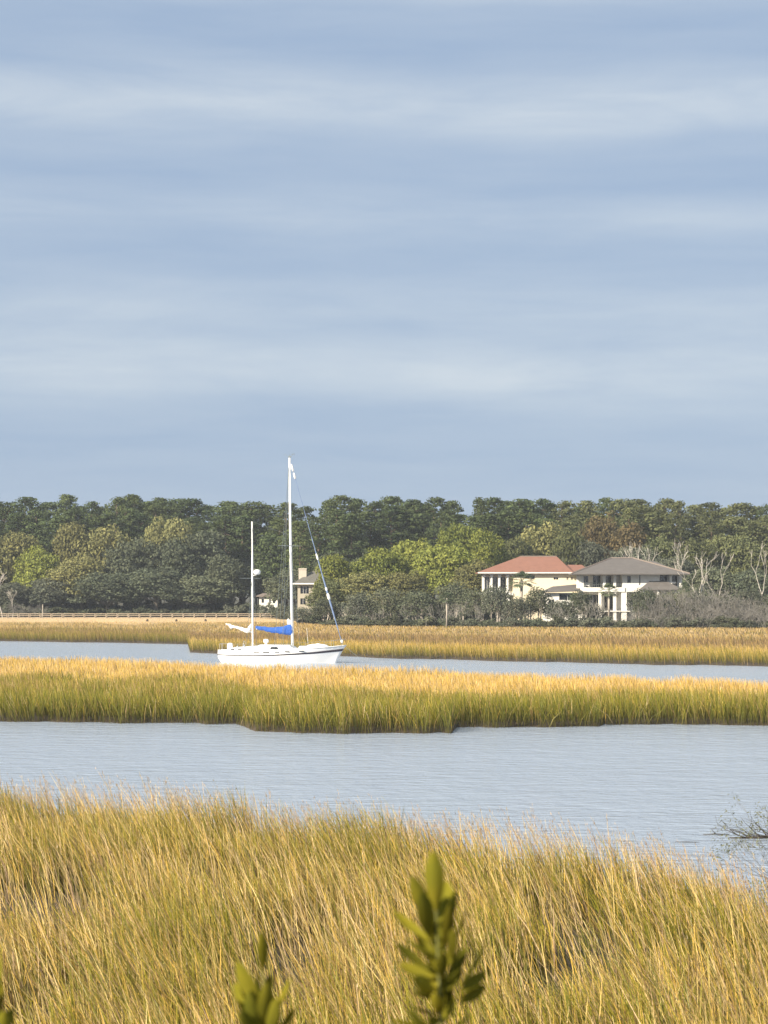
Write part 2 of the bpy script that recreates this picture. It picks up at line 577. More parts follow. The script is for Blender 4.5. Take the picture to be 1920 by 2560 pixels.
def build_land():
    s = 9000
    g = MB().poly((-s, -s, -1.6), (s, -s, -1.6), (s, s, -1.6), (-s, s, -1.6)).build('ground', 'bed')
    struct(g, 'dark muddy bed of the tidal creek reaching out to the horizon')
    w = MB().poly((-s, -s, 0), (s, -s, 0), (s, s, 0), (-s, s, 0)).build('water', 'water')
    struct(w, 'pale blue rippled tidal creek water winding between the marsh grass')
    pxs = list(range(PXL, PXR + 1, 10)) + [590, 612, 1128, 1142, 1495, 1510, 470, 476]
    pxs = sorted(set(pxs))
    # near marsh and bank, up to the camera
    rows = [lambda p: (near_edge(p) + 1.2, -0.5), lambda p: (near_edge(p) + 0.3, 0.02), lambda p: (near_edge(p) - 0.8, 0.2)]
    for q in (30, 24, 18, 12):
        rows.append(lambda p, q=q: (q, float(bank_z(q))))
    o = sheet('marsh_ground', 'mud', pxs, rows)
    struct(o, 'dark mud under the tall grass of the near creek shore')
    xs = [-60 + i * 2.0 for i in range(61)]
    ys = [-40, -20, -8, 0, 3, 5.2, 6, 7, 8, 10, 12.05]
    V = [(x, y, float(bank_z(y)) + 0.004 + 0.08 * (smooth_noise(x * .7, y * .7, 5).item() - .5) * (1 if y < 12 else 0)) for y in ys for x in xs]
    n = len(xs)
    Fc = [(k * n + i, k * n + i + 1, (k + 1) * n + i + 1, (k + 1) * n + i) for k in range(len(ys) - 1) for i in range(n - 1)]
    o = link('bank', np_mesh('bank', V, Fc, smooth=True), 'bank')
    struct(o, 'earth bank falling towards the near marsh')
    # island
    rows = [lambda p: (isl_front(p) - 1.2, -0.5), lambda p: (isl_front(p) - 0.1, 0.02), lambda p: (isl_front(p) + 0.7, 0.18),
            lambda p: ((isl_front(p) + isl_back(p)) / 2, 0.25), lambda p: (isl_back(p) - 1, 0.18), lambda p: (isl_back(p) + 1.0, -0.5)]
    o = sheet('mud_island', 'mud', pxs, rows)
    struct(o, 'dark mud of the long grassy island in mid creek')
    # far marsh
    rows = [lambda p: (far_front(p) - 1.5, -0.5), lambda p: (far_front(p), 0.03), lambda p: (far_front(p) + 1.5, 0.22),
            lambda p: (far_front(p) + 0.5 * (far_edge(p) - far_front(p)), 0.35), lambda p: (far_edge(p) - 3, 0.5),
            lambda p: (far_edge(p) + 2, float(land_z(p, far_edge(p) + 2)))]
    o = sheet('far_marsh', 'mud', pxs, rows)
    struct(o, 'muddy ground of the far marsh flat')
    rows = [lambda p: (far_edge(p) + 1.9, float(land_z(p, far_edge(p) + 2)) + 0.004)]
    for q in (20, 40, 60, 120):
        rows.append(lambda p, q=q: (far_edge(p) + q, float(land_z(p, far_edge(p) + q))))
    rows += [lambda p: (760, 3.0), lambda p: (1500, 3.0), lambda p: (6000, 2.0)]
    o = sheet('forest_floor', 'forest_floor', pxs, rows)
    struct(o, 'wooded land on the far shore')
    # pale sandy flat in front of the boardwalk, left
    pp = [p for p in range(-620, 800, 20)]
    fr = lambda p: 470 + 12 * math.sin(p * .013) + 10 * math.sin(p * .031 + 1)
    o = sheet('sand_flat', 'sand', pp, [lambda p: (fr(p), 0.40), lambda p: (fr(p) + 6, 0.62),
                                        lambda p: (min(548, far_edge(p) - 6), 0.72), lambda p: (min(556, far_edge(p) - 1), 0.60)])
    struct(o, 'pale dry sandy strip below the boardwalk')


build_land()


# ------------------------------------------------------------------ marsh grass
def scatter(n, y0, y1, lo, hi, pxl=PXL, pxr=PXR):
    """points spread evenly over the ground between two edge functions of px; the number n is before trimming"""
    Y = np.sqrt(rng.random(n) * (y1 ** 2 - y0 ** 2) + y0 ** 2)
    px = pxl + rng.random(n) * (pxr - pxl)
    ok = (Y > lo(px)) & (Y < hi(px))
    return px[ok], Y[ok]


def grass(name, label, px, Y, z, H, lean, W, c0, c1, segs, curve=1.7):
    n = len(px)
    X = (px - 960.0) / F * Y
    yaw = rng.random(n) * math.pi
    sx, sy = np.cos(yaw), np.sin(yaw)
    lv = segs + 1
    V = np.zeros((n, lv, 2, 3), dtype=np.float32)
    C = np.zeros((n, lv, 2, 3), dtype=np.float32)
    for k in range(lv):
        t = k / segs
        wv = W * (0.55 + 0.45 * min(1, t * 2.5)) * (1 - t ** 2.2 * 0.88) * 0.5
        bx = X + lean[:, 0] * t ** curve
        by = Y + lean[:, 1] * t ** curve
        bz = z + H * (t - 0.06 * t * t)
        for s, sg in ((0, -1), (1, 1)):
            V[:, k, s, 0] = bx + sg * sx * wv
            V[:, k, s, 1] = by + sg * sy * wv
            V[:, k, s, 2] = bz
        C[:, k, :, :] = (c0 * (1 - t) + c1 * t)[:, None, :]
    base = (np.arange(n) * lv * 2)[:, None]
    Fs = []
    for k in range(segs):
        Fs.append(base + np.array([[2 * k, 2 * k + 1, 2 * k + 3, 2 * k + 2]]))
    Fc = np.stack(Fs, 1).reshape(-1, 4)
    me = np_mesh(name, V.reshape(-1, 3), Fc, C.reshape(-1, 3))
    o = link(name, me, 'grass')
    return tag(o, label, 'grass', kind='stuff')


GOLD = np.array([0.66, 0.44, 0.095])
STRAW = np.array([0.68, 0.52, 0.20])
TAN = np.array([0.44, 0.29, 0.12])
BROWN = np.array([0.24, 0.155, 0.075])
OLIVE = np.array([0.270, 0.235, 0.022])
GREEN = np.array([0.165, 0.175, 0.020])
DKGREEN = np.array([0.065, 0.075, 0.022])
PALE = np.array([0.74, 0.55, 0.30])


def pick(n, cols, w):
    """one colour per blade out of a weighted table; w is (n, k)"""
    w = np.cumsum(w / w.sum(1, keepdims=True), 1)
    r = rng.random(n)[:, None]
    i = (r > w).sum(1).clip(0, len(cols) - 1)
    return np.array(cols)[i] * (0.78 + 0.44 * rng.random(n))[:, None]


def build_near_grass():
    # tussocks first: blades of one tussock share their lean, height and tone
    m = 11000
    tp, tY = scatter(m, 25, 66, lambda p: np.full_like(p, 25.0), lambda p: near_edge(p) - .1, -260, 2180)
    tX = (tp - 960) / F * tY
    g = smooth_noise(tX * .30, tY * .20, 3)
    d = smooth_noise(tX * .6 + 9, tY * .33, 11)
    # trampled, thin places as in the photograph
    thin = 1.1 * np.exp(-(((tp - 110) / 230) ** 2 + ((tY - 46.8) / 3.4) ** 2)) + 1.0 * np.exp(-(((tp - 1500) / 190) ** 2 + ((tY - 42.0) / 4.2) ** 2)) + .9 * np.exp(-(((tp - 1380) / 110) ** 2 + ((tY - 36.5) / 2.5) ** 2)) \
        + 0.8 * np.exp(-(((tp - 880) / 150) ** 2 + ((tY - 43) / 2.6) ** 2)) + .9 * np.exp(-(((tp - 620) / 120) ** 2 + ((tY - 50) / 2.6) ** 2))
    keep = rng.random(len(tp)) < np.clip(1.12 - np.clip(d - .46, 0, 1) * 3.6 - 1.0 * thin, 0.04, 1)
    tp, tY, tX, g, thin = tp[keep], tY[keep], tX[keep], g[keep], thin[keep]
    nt_ = len(tp)
    k = 11
    tuss = np.repeat(np.arange(nt_), k)
    n = len(tuss)
    X = tX[tuss] + rng.normal(0, .16, n)
    Y = tY[tuss] + rng.normal(0, .16, n)
    px = X / Y * F + 960
    g, thin = g[tuss], thin[tuss]
    edge = np.clip((Y - (near_edge(px) - 13)) / 9, 0, 1)
    tone = rng.random(nt_)[tuss]
    gr = np.clip(g - .44, 0, 1) * 7 + 1.3 * edge + 1.2 * thin
    w = np.stack([.55 + .7 * (tone < .35), .75 + .5 * (tone < .5), .35 + .5 * (tone > .4), .40 + 1.3 * gr + .8 * (tone > .55), .22 + 1.0 * gr * (tone > .3) + .8 * (tone > .72), .30 + .5 * (tone < .25)], 1)
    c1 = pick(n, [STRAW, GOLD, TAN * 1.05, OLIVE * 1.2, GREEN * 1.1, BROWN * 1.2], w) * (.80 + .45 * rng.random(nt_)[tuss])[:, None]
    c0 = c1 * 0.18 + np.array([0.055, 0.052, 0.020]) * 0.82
    H = (0.70 + 0.75 * rng.random(n) ** .8) * (0.62 + 0.72 * g) * (.82 + .36 * rng.random(nt_)[tuss]) * (1 - .5 * np.clip(thin, 0, 1))
    z = bank_z(Y)
    ang = rng.normal(0, .6, nt_)[tuss] + rng.normal(0, .5, n)
    mag = np.abs(rng.normal(.30, .16, nt_)[tuss] + rng.normal(0, .17, n)) * H
    gust = 0.5 + 1.0 * smooth_noise(X * .25 + 40, Y * .2, 21)
    lean = np.stack([-np.cos(ang) * mag * gust + rng.normal(0, .06, n), np.sin(ang) * mag], 1)
    W = 0.013 + 0.017 * rng.random(n)
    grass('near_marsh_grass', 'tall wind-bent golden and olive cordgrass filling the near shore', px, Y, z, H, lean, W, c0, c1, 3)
    # dry flowering stalks standing out above the rest
    px, Y = scatter(21000, 27, 66, lambda p: np.full_like(p, 27.0), lambda p: near_edge(p) + 0.0 * p, -260, 2180)
    edge = np.clip((Y - (near_edge(px) - 6)) / 6, 0, 1)
    thin2 = np.exp(-(((px - 110) / 230) ** 2 + ((Y - 46.8) / 3.4) ** 2)) + np.exp(-(((px - 1500) / 190) ** 2 + ((Y - 42.0) / 4.2) ** 2))
    keep = rng.random(len(px)) < (.42 + .58 * edge) * (1 - .75 * np.clip(thin2, 0, 1))
    px, Y, edge = px[keep], Y[keep], edge[keep]
    n = len(px)
    X = (px - 960) / F * Y
    H = (1.05 + 0.60 * rng.random(n) + 0.38 * edge * rng.random(n)) * (.85 + .3 * smooth_noise(X * .5, Y * .4, 77))
    ang = rng.normal(0, .45, n)
    mag = np.abs(rng.normal(.30, .17, n)) * H
    lean = np.stack([-np.cos(ang) * mag, np.sin(ang) * mag], 1)
    c1 = pick(n, [PALE, STRAW * 1.1, GOLD * 1.1, np.array([.46, .31, .20])], np.stack([np.full(n, 1.), np.full(n, 1.), np.full(n, .7), .3 + 1.0 * edge], 1))
    z = bank_z(Y)
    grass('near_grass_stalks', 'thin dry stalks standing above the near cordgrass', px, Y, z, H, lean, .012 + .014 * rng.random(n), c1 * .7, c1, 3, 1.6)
    # their feathery heads: slim bristles along the last third of each stalk, thickest near the water's edge
    k = 14
    tt = 0.64 + 0.36 * rng.random((n, k))
    fx = X[:, None] + lean[:, 0:1] * tt ** 1.6 + rng.normal(0, .010, (n, k))
    fy = Y[:, None] + lean[:, 1:2] * tt ** 1.6 + rng.normal(0, .010, (n, k))
    fz = z[:, None] + H[:, None] * (tt - .06 * tt * tt)
    P = np.stack([fx, fy, fz], -1).reshape(-1, 3)
    sel = rng.random(len(P)) < np.repeat(.03 + .97 * edge ** 1.5, k)
    P = P[sel]
    q = len(P)
    cc = pick(q, [np.array([.50, .36, .24]), np.array([.56, .44, .26]), np.array([.36, .24, .15])], np.tile([1., 1., .8], (q, 1)))
    a = rng.normal(0, 1, (q, 3)) * np.array([.0045, .0045, .001])
    b = rng.normal(0, 1, (q, 3)) * np.array([.018, .018, .010]) + np.array([-.020, 0, .075])
    V = np.stack([P - a, P + a, P + b], 1).reshape(-1, 3)
    me = np_mesh('seed_heads', V, np.arange(q * 3).reshape(-1, 3), np.repeat(cc, 3, 0))
    tag(link('seed_heads', me, 'grass'), 'feathery pale seed heads along the top of the near grass', 'seed heads', kind='stuff')


def build_island_grass():
    px, Y = scatter(420000, 112, 212, lambda p: isl_front(p) - 0.2 - 1.5 * smooth_noise(p * .02, p * 0, 91) * rng.random(len(p)), lambda p: isl_back(p) + .2, -420, 2340)
    df = Y - isl_front(px)
    keep = rng.random(len(px)) < np.clip(1.25 - df / 70, .42, 1)
    px, Y, df = px[keep], Y[keep], df[keep]
    X = (px - 960) / F * Y
    n = len(px)
    g = smooth_noise(X * .22, Y * .07, 31)
    g2 = smooth_noise(X * .5, Y * .12, 37)
    T = interp([(-400, 40), (0, 38), (600, 33), (900, 26), (1200, 15), (1920, 11)], px)
    gold = np.clip((df - T * (.75 + .5 * g) + 5) / 14, 0, 1)
    near = np.exp(-df / 7)
    w = np.stack([.12 + 2.4 * gold, .08 + 1.2 * gold, (.55 + .5 * (g2 > .55)) * (1 - .6 * near), 1.3 * (1 - gold) + .1, (1 - gold) * (.6 + .9 * (g > .5)) + 1.2 * near], 1)
    c1 = pick(n, [GOLD * 1.25, PALE * 1.05, TAN * 1.1, OLIVE * 1.25, GREEN * 1.1], w)
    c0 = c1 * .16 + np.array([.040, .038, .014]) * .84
    H = (0.75 + 0.60 * rng.random(n)) * (0.72 + 0.56 * g2) * (1 + .25 * np.exp(-df / 6))
    ang = rng.normal(0, .8, n)
    mag = np.abs(rng.normal(.16, .14, n)) * H
    out = np.exp(-df / 1.0)
    lean = np.stack([-np.cos(ang) * mag * .7 + rng.normal(0, .14, n) * (1 + out), np.sin(ang) * mag - out * .22], 1)
    W = (0.022 + 0.018 * rng.random(n)) * (1 + df / 90)
    z = np.clip(0.02 + df * .2, -.05, 0.22)
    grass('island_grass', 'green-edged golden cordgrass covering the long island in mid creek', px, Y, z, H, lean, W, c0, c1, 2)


def build_far_grass():
    px, Y = scatter(900000, 212, 560, lambda p: far_front(p) - .3 * rng.random(len(p)),
                    lambda p: np.minimum(far_edge(p) + 3, np.where(p < 760, 478, 900)), -300, 2220)
    df = Y - far_front(px)
    keep = rng.random(len(px)) < np.clip(1.15 - df / 60, .30, 1)
    px, Y, df = px[keep], Y[keep], df[keep]
    X = (px - 960) / F * Y
    n = len(px)
    g = smooth_noise(X * .10, Y * .035, 41)
    g2 = smooth_noise(X * .30, Y * .06, 43)
    left = (px < 473).astype(float)
    rim = np.exp(-df / 9)
    lobe = 1 - left
    d2 = df + 22 * (g - .5)
    z1 = np.clip(1 - np.abs(d2 - 18) / 26, 0, 1) * lobe                       # bright gold behind the creek edge
    z2 = np.clip(1 - np.abs(d2 - 68) / 40, 0, 1) * lobe + np.clip(1 - np.abs(d2 - 28) / 42, 0, 1) * left * 1.3   # brown
    z3 = np.clip((d2 - 85) / 40, 0, 1) * lobe + np.clip((d2 - 62) / 30, 0, 1) * left
    w = np.stack([.12 + 2.4 * z1 + .7 * z3, .05 + 1.3 * z3 + .7 * z1, .25 + 1.5 * z2 + .5 * z3, .05 + 1.5 * z2, .10 + 2.6 * rim + .9 * z2 * left, .05 + 2.6 * rim * (g2 > .40) + .8 * left * rim + 1.6 * np.clip(g2 - .60, 0, 1) * 5], 1)
    c1 = pick(n, [GOLD * 1.08, PALE * .92, TAN, BROWN * 1.2, OLIVE * 1.15, GREEN * 1.1], w)
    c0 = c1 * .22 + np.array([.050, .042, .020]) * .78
    H = (0.70 + 0.5 * rng.random(n)) * (0.85 + .3 * g) * (1 + .2 * np.exp(-df / 8)) * interp([(0, 1), (60, .85), (110, .5), (200, .42)], df)
    mag = np.abs(rng.normal(.14, .12, n)) * H
    lean = np.stack([-mag, rng.normal(0, .1, n)], 1)
    W = (0.035 + 0.03 * rng.random(n)) * (1 + df / 70)
    z = np.clip(0.02 + df * .14, 0, .22) + .28 * np.clip(df / np.maximum(far_edge(px) - far_front(px), 1), 0, 1)
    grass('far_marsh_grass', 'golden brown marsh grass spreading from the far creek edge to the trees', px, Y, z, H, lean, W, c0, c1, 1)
    # thin short straw on the sandy flat
    px, Y = scatter(60000, 476, 566, lambda p: np.full_like(p, 476.), lambda p: np.minimum(far_edge(p) + 4, 566), -300, 800)
    n = len(px)
    c1 = pick(n, [PALE, PALE * .9, TAN], np.tile([1., 1., .5], (n, 1)))
    H = .08 + .16 * rng.random(n)
    grass('sand_flat_straw', 'short pale straw on the sandy strip below the boardwalk', px, Y, np.full(n, .6), H,
          np.stack([-.1 * H, 0 * H], 1), np.full(n, .10), c1 * .9, c1, 1)


build_near_grass()
build_island_grass()
build_far_grass()


# ------------------------------------------------------------------ trees
def cards(P, Nn, size, asp=0.62):
    """leaf sprays: one folded diamond per point, facing roughly along Nn"""
    n = len(P)
    Nn = Nn / np.maximum(np.linalg.norm(Nn, axis=1, keepdims=True), 1e-6)
    r = rng.normal(0, 1, (n, 3))
    A = np.cross(Nn, r)
    A /= np.maximum(np.linalg.norm(A, axis=1, keepdims=True), 1e-6)
    B = np.cross(Nn, A)
    s = (size * (0.6 + 0.8 * rng.random(n)))[:, None] if np.isscalar(size) else (size * (0.6 + 0.8 * rng.random(n)))[:, None]
    V = np.stack([P - A * s * .5, P - B * s * asp * .5 + Nn * s * .08, P + A * s * .5, P + B * s * asp * .5 + Nn * s * .08], 1)
    return V.reshape(-1, 3), np.arange(n * 4).reshape(-1, 4)


def crown_mesh(name, lobes, per_m2=7.0, size=.55, inner=.25, droop=0.0):
    Ps, Ns = [], []
    for (c, r) in lobes:
        c, r = np.array(c, float), np.array(r, float)
        area = 4 * math.pi * ((r[0] * r[1] + r[0] * r[2] + r[1] * r[2]) / 3)
        n = max(14, int(area * per_m2))
        d = rng.normal(0, 1, (n, 3))
        d /= np.linalg.norm(d, axis=1, keepdims=True)
        low = d[:, 2] < -.35
        d[low, 2] *= .5
        rad = np.where(rng.random(n) < inner, .35 + .6 * rng.random(n), .88 + .24 * rng.random(n))
        P = c + d * r * rad[:, None]
        P[:, 2] -= droop * rng.random(n) ** 2
        Ps.append(P)
        Ns.append(d / r + rng.normal(0, .55, (n, 3)) * (1 / r.mean()))
    P, Nn = np.concatenate(Ps), np.concatenate(Ns)
    V, Fc = cards(P, Nn, size)
    return np_mesh(name, V, Fc)


def limb(mb, p, d, L, r, depth, spread, shrink=.68, wig=.22, up=.12, kids=(2, 3), tips=None, minr=.008, sides=5):
    pts, rad = [Vector(p)], [r]
    k = 3
    dd = Vector(d).normalized()
    for i in range(k):
        dd = (dd + Vector((random.gauss(0, wig), random.gauss(0, wig), random.gauss(0, wig) + up))).normalized()
        pts.append(pts[-1] + dd * (L / k))
        rad.append(max(minr, r * (1 - .42 * (i + 1) / k)))
    mb.tube(pts, rad, sides if depth > 0 else 4, cap=False)
    if depth <= 0:
        if tips is not None:
            tips.append(pts[-1])
        return
    for j in range(random.randint(*kids)):
        ax = Vector((random.gauss(0, 1), random.gauss(0, 1), random.gauss(0, .6))).normalized()
        nd = (dd + ax * spread).normalized()
        at_ = pts[-1] if j < 2 else pts[-2]
        limb(mb, at_, nd, L * shrink * random.uniform(.75, 1.2), rad[-1] * .8, depth - 1, spread, shrink, wig, up, kids, tips, minr, sides)


def make_pine(H=26, seed=0):
    random.seed(100 + seed)
    lobes = []
    cw = 4.3
    z0 = H * (.30, .36, .42, .33, .38)[seed % 5]
    flat = (.1, .35, .2, .5, .0)[seed % 5]          # how flat-topped the crown is
    skew = (random.uniform(-.8, .8), random.uniform(-.8, .8))
    nl = 74
    for i in range(nl):
        t = ((i + .5) / nl) ** .9
        z = z0 + (H - z0) * t
        env = cw * (0.50 + .62 * math.sin(math.pi * min(1, t * .8 + .12)) ** .8) * math.sqrt(max(.02, 1 - max(0, (t - flat * .8) / (1.02 - flat * .8)) ** 2))
        a = i * 2.399 + random.uniform(-.6, .6)
        env *= 1 + .22 * math.sin(a * 2 + seed) + .14 * math.sin(a * 3 + 5 * t + seed * 2)
        rr = env * random.uniform(.45, .95)
        s = random.uniform(.65, 1.45) * (1 - .25 * t)
        lobes.append(((rr * math.cos(a) + skew[0] * t, rr * math.sin(a) + skew[1] * t, min(z, H - s * .6)), (s * 1.35, s * 1.35, s * .72)))
    me = crown_mesh('crown', lobes, 5.0, .52, .36)
    mb = MB()
    mb.tube([(0, 0, -.6), (.1, 0, H * .3), (-.1, .1, H * .6), (0, 0, H * .94)], [.38, .30, .2, .05], 7)
    for (c, r) in lobes[::3]:
        mb.tube([(0, 0, c[2] - 1.1), (c[0] * .6, c[1] * .6, c[2] - .4), c], [.10, .06, .025], 4, cap=False)
    return me, mb.mesh('trunk', True), H


def make_oak(H=15, Wd=14, seed=0, size=.55, base=.16, dens=1.0, trunks=1):
    """broad crown of many clumps over one or several trunks"""
    random.seed(300 + seed)
    lobes, anchors = [], []
    a_, zc = Wd / 2, H * (base + (1 - base) * .42)
    nl = int(44 + Wd * 2.6)
    for i in range(nl):
        u = (i + .5) / nl
        phi = i * 2.399
        ct = 1 - 1.45 * u                       # top to a little below the waist
        st = math.sqrt(max(0, 1 - ct * ct))
        k = random.uniform(.70, 1.0) if i % 4 else random.uniform(.3, .6)
        k *= 1 + .16 * math.sin(2 * phi + seed) + .12 * math.sin(3 * phi + 4 * ct + seed * 1.7)
        s = random.uniform(.55, 1.45) * Wd / 14 + .30
        hz = (H - zc - s * .6) if ct > 0 else (zc - H * base) * 1.25
        p = (a_ * .86 * st * k * math.cos(phi), a_ * .80 * st * k * math.sin(phi), zc + ct * hz * (k ** .5))
        lobes.append((p, (s * 1.3, s * 1.25, s * .86)))
        anchors.append(p)
    me = crown_mesh('crown', lobes, dens * 5.0 * (.55 / size) ** 1.2, size, .36, .3)
    mb = MB()
    for t in range(trunks):
        off = Vector((0, 0, 0)) if trunks == 1 else Vector((random.uniform(-.28, .28) * Wd, random.uniform(-.15, .15) * Wd, 0))
        fork = Vector((off.x * 1.25 + random.uniform(-.3, .3), off.y, H * random.uniform(.20, .30)))
        r = .38 if trunks == 1 else .15
        mb.tube([off + Vector((0, 0, -.6)), off.lerp(fork, .5) + Vector((random.uniform(-.3, .3), 0, 0)), fork], [r * 1.25, r, r * .85], 7)
        near = sorted(anchors, key=lambda q: (q[0] - fork.x) ** 2 + (q[1] - fork.y) ** 2)
        use = random.sample(anchors, min(16, len(anchors))) if trunks == 1 else near[:7]
        for p in use:
            m = fork.lerp(Vector(p), .5) + Vector((0, 0, random.uniform(-.2, .5)))
            mb.tube([fork, m, p], [r * .5, r * .3, .03], 5, cap=False)
    return me, mb.mesh('trunk', True), H


def make_shrub(H=2.6, Wd=4, seed=0, size=.32):
    random.seed(500 + seed)
    lobes = []
    for i in range(22):
        a = random.uniform(0, 6.283)
        k = random.random() ** .5
        h = H * (1 - .55 * k * k) * random.uniform(.25, .92)
        s = random.uniform(.35, .62) * H / 2.6
        lobes.append(((Wd / 2 * k * math.cos(a), Wd / 2 * k * math.sin(a), h), (s * 1.3, s * 1.3, s)))
    me = crown_mesh('foliage', lobes, 14, size, .3)
    mb = MB()
    for (c, r) in lobes:
        mb.tube([(c[0] * .25, c[1] * .25, -.2), (c[0] * .7, c[1] * .7, c[2] * .6), c], [.05, .035, .015], 4, cap=False)
    return me, mb.mesh('stem', True), H


def make_thicket(H=4, Wd=4.5, seed=0):
    """leafless tangle of grey twigs"""
    random.seed(600 + seed)
    mb = MB()
    for i in range(11):
        a = random.uniform(0, 6.283)
        k = random.random() ** .5 * Wd * .32
        d = Vector((math.cos(a) * random.uniform(.15, .8), math.sin(a) * random.uniform(.15, .8), 1))
        limb(mb, (k * math.cos(a), k * math.sin(a), -.2), d, H * .42, .05, 3, .75, .70, .25, .10, (2, 3), None, .014, 4)
    return mb.mesh('branches', False)


def make_bare(H=12, seed=0, spread=.6, depth=4, lean=0.0, r=.20, kids=(2, 3), up=.12):
    random.seed(700 + seed)
    mb = MB()
    tips = []
    limb(mb, (0, 0, -.5), (lean, random.uniform(-.15, .15), 1), H * .40, r, depth, spread, .72, .20, up, kids, tips, .022, 6)
    return mb


def make_palm(H=9, seed=0):
    random.seed(800 + seed)
    mb = MB()
    lean = random.uniform(-.06, .06)
    mb.tube([(0, 0, -.5), (lean * H * .3, 0, H * .45), (lean * H, 0, H * .86)], [.2, .17, .19], 8)
    tr = mb.mesh('trunk', True)
    top = Vector((lean * H, 0, H * .86))
    P = []
    V, Fc = [], []
    for i in range(34):
        a = i * 2.399
        el = math.pi / 2 - 2.35 * ((i + .5) / 34) ** .8
        d = Vector((math.cos(a) * math.cos(el), math.sin(a) * math.cos(el), math.sin(el)))
        L = random.uniform(.9, 1.25)
        hub = top + d * L
        side = d.cross(Vector((0, 0, 1)))
        side = side.normalized() if side.length > .01 else Vector((1, 0, 0))
        upv = side.cross(d)
        i0 = len(V)                                   # stalk
        V += [tuple(top + side * .03), tuple(top - side * .03), tuple(hub - side * .02), tuple(hub + side * .02)]
        Fc.append((i0, i0 + 1, i0 + 2, i0 + 3))
        for k in range(11):                           # folded fan of leaf fingers
            b = (k - 5) / 5 * 1.45
            fd = (d * math.cos(b) + side * math.sin(b)).normalized()
            ln = .95 * (1 - .35 * abs(b) / 1.45)
            tip = hub + fd * ln - Vector((0, 0, .28 * ln))
            w = fd.cross(upv).normalized() * .06
            mid = hub + fd * ln * .5
            i0 = len(V)
            V += [tuple(hub), tuple(mid - w), tuple(tip), tuple(mid + w + upv * .02)]
            Fc.append((i0, i0 + 1, i0 + 2, i0 + 3))
    return np_mesh('crown', V, Fc), tr, H + .6


PROTO = {}


def proto(kind, idx, leafm, barkm):
    key = (kind, idx, leafm, barkm)
    if key in PROTO:
        return PROTO[key]
    base = (kind, idx)
    if base not in PROTO:
        if kind == 'pine':
            PROTO[base] = make_pine(26, idx)
        elif kind == 'oak':
            PROTO[base] = make_oak(15, 14, idx)
        elif kind == 'tallcrown':
            PROTO[base] = make_oak(17, 10, 20 + idx, base=.25)
        elif kind == 'scrub':
            PROTO[base] = make_oak(8, 7.5, 40 + idx, size=.36, base=.14, dens=.62, trunks=5)
        elif kind == 'shrub':
            PROTO[base] = make_shrub(2.6, 4, idx)
        elif kind == 'palm':
            PROTO[base] = make_palm(9, idx)
    c, t, H = PROTO[base]
    c2, t2 = c.copy(), t.copy()
    c2.materials.clear()
    c2.materials.append(MATS[leafm])
    t2.materials.clear()
    t2.materials.append(MATS[barkm])
    PROTO[key] = (c2, t2, H)
    return PROTO[key]


WIDTH = {'pine': 9.4, 'oak': 14.4, 'tallcrown': 10.6, 'scrub': 8.0, 'shrub': 4.4, 'palm': 3.8}


def plant(kind, idx, name, label, cat, px, ytop, Y, wpx, leafm, barkm='bark_grey', group=None, basez=None):
    """a tree whose top shows at (px, ytop) and whose foot stands on the land at distance Y"""
    c, t, H = proto(kind, idx, leafm, barkm)
    gz = float(land_z(px, Y)) if basez is None else basez
    h = zat(ytop, Y) - gz
    sz = h / H
    sx = (wpx / F * Y) / WIDTH[kind]
    random.seed(hash((round(px), round(Y))) % 99991)
    o = thing(name, label, cat, (xat(px, Y), Y, gz), random.uniform(0, 6.28), group, (sx, sx, sz))
    a, b = ('foliage', 'stem') if kind == 'shrub' else ('crown', 'trunk')
    link(b, t, None, o)
    link(a, c, None, o)
    return o


SKY = [(-260, 1246), (-160, 1240), (0, 1243), (60, 1244), (120, 1248), (165, 1240), (205, 1254), (262, 1258), (292, 1246), (330, 1241), (366, 1256), (400, 1248),
       (450, 1249), (490, 1251), (522, 1259), (575, 1256), (620, 1256), (665, 1263), (715, 1259), (780, 1263), (815, 1254), (850, 1243), (882, 1247),
       (925, 1257), (990, 1245), (1040, 1251), (1082, 1247), (1120, 1254), (1152, 1262), (1178, 1284), (1205, 1247), (1240, 1246), (1300, 1250),
       (1355, 1250), (1400, 1255), (1440, 1264), (1480, 1255), (1520, 1248), (1560, 1250), (1610, 1252), (1660, 1250), (1700, 1254), (1732, 1272),
       (1780, 1260), (1830, 1266), (1862, 1262), (1920, 1263), (2060, 1258), (2200, 1262)]


def landmark(px):
    for lim, txt in ((60, 'above the bleached dead tree'), (160, 'above the pole by the boardwalk'), (330, 'above the domed olive oaks'), (470, 'above the broad dark oaks'),
                     (590, 'left of the mizzen mast'), (700, 'between the two masts'), (800, 'above the chimney of the beige house'), (920, 'right of the furled jib'),
                     (1040, 'above the yellow-green domed tree'), (1180, 'above the tallest yellow-green tree'), (1290, 'above the left end of the red roof'),
                     (1440, 'above the red roof ridge'), (1560, 'above the left half of the grey roof'), (1690, 'above the right half of the grey roof'),
                     (1800, 'above the leaning bare white tree'), (9999, 'above the outermost bare white trees')):
        if px < lim:
            return txt


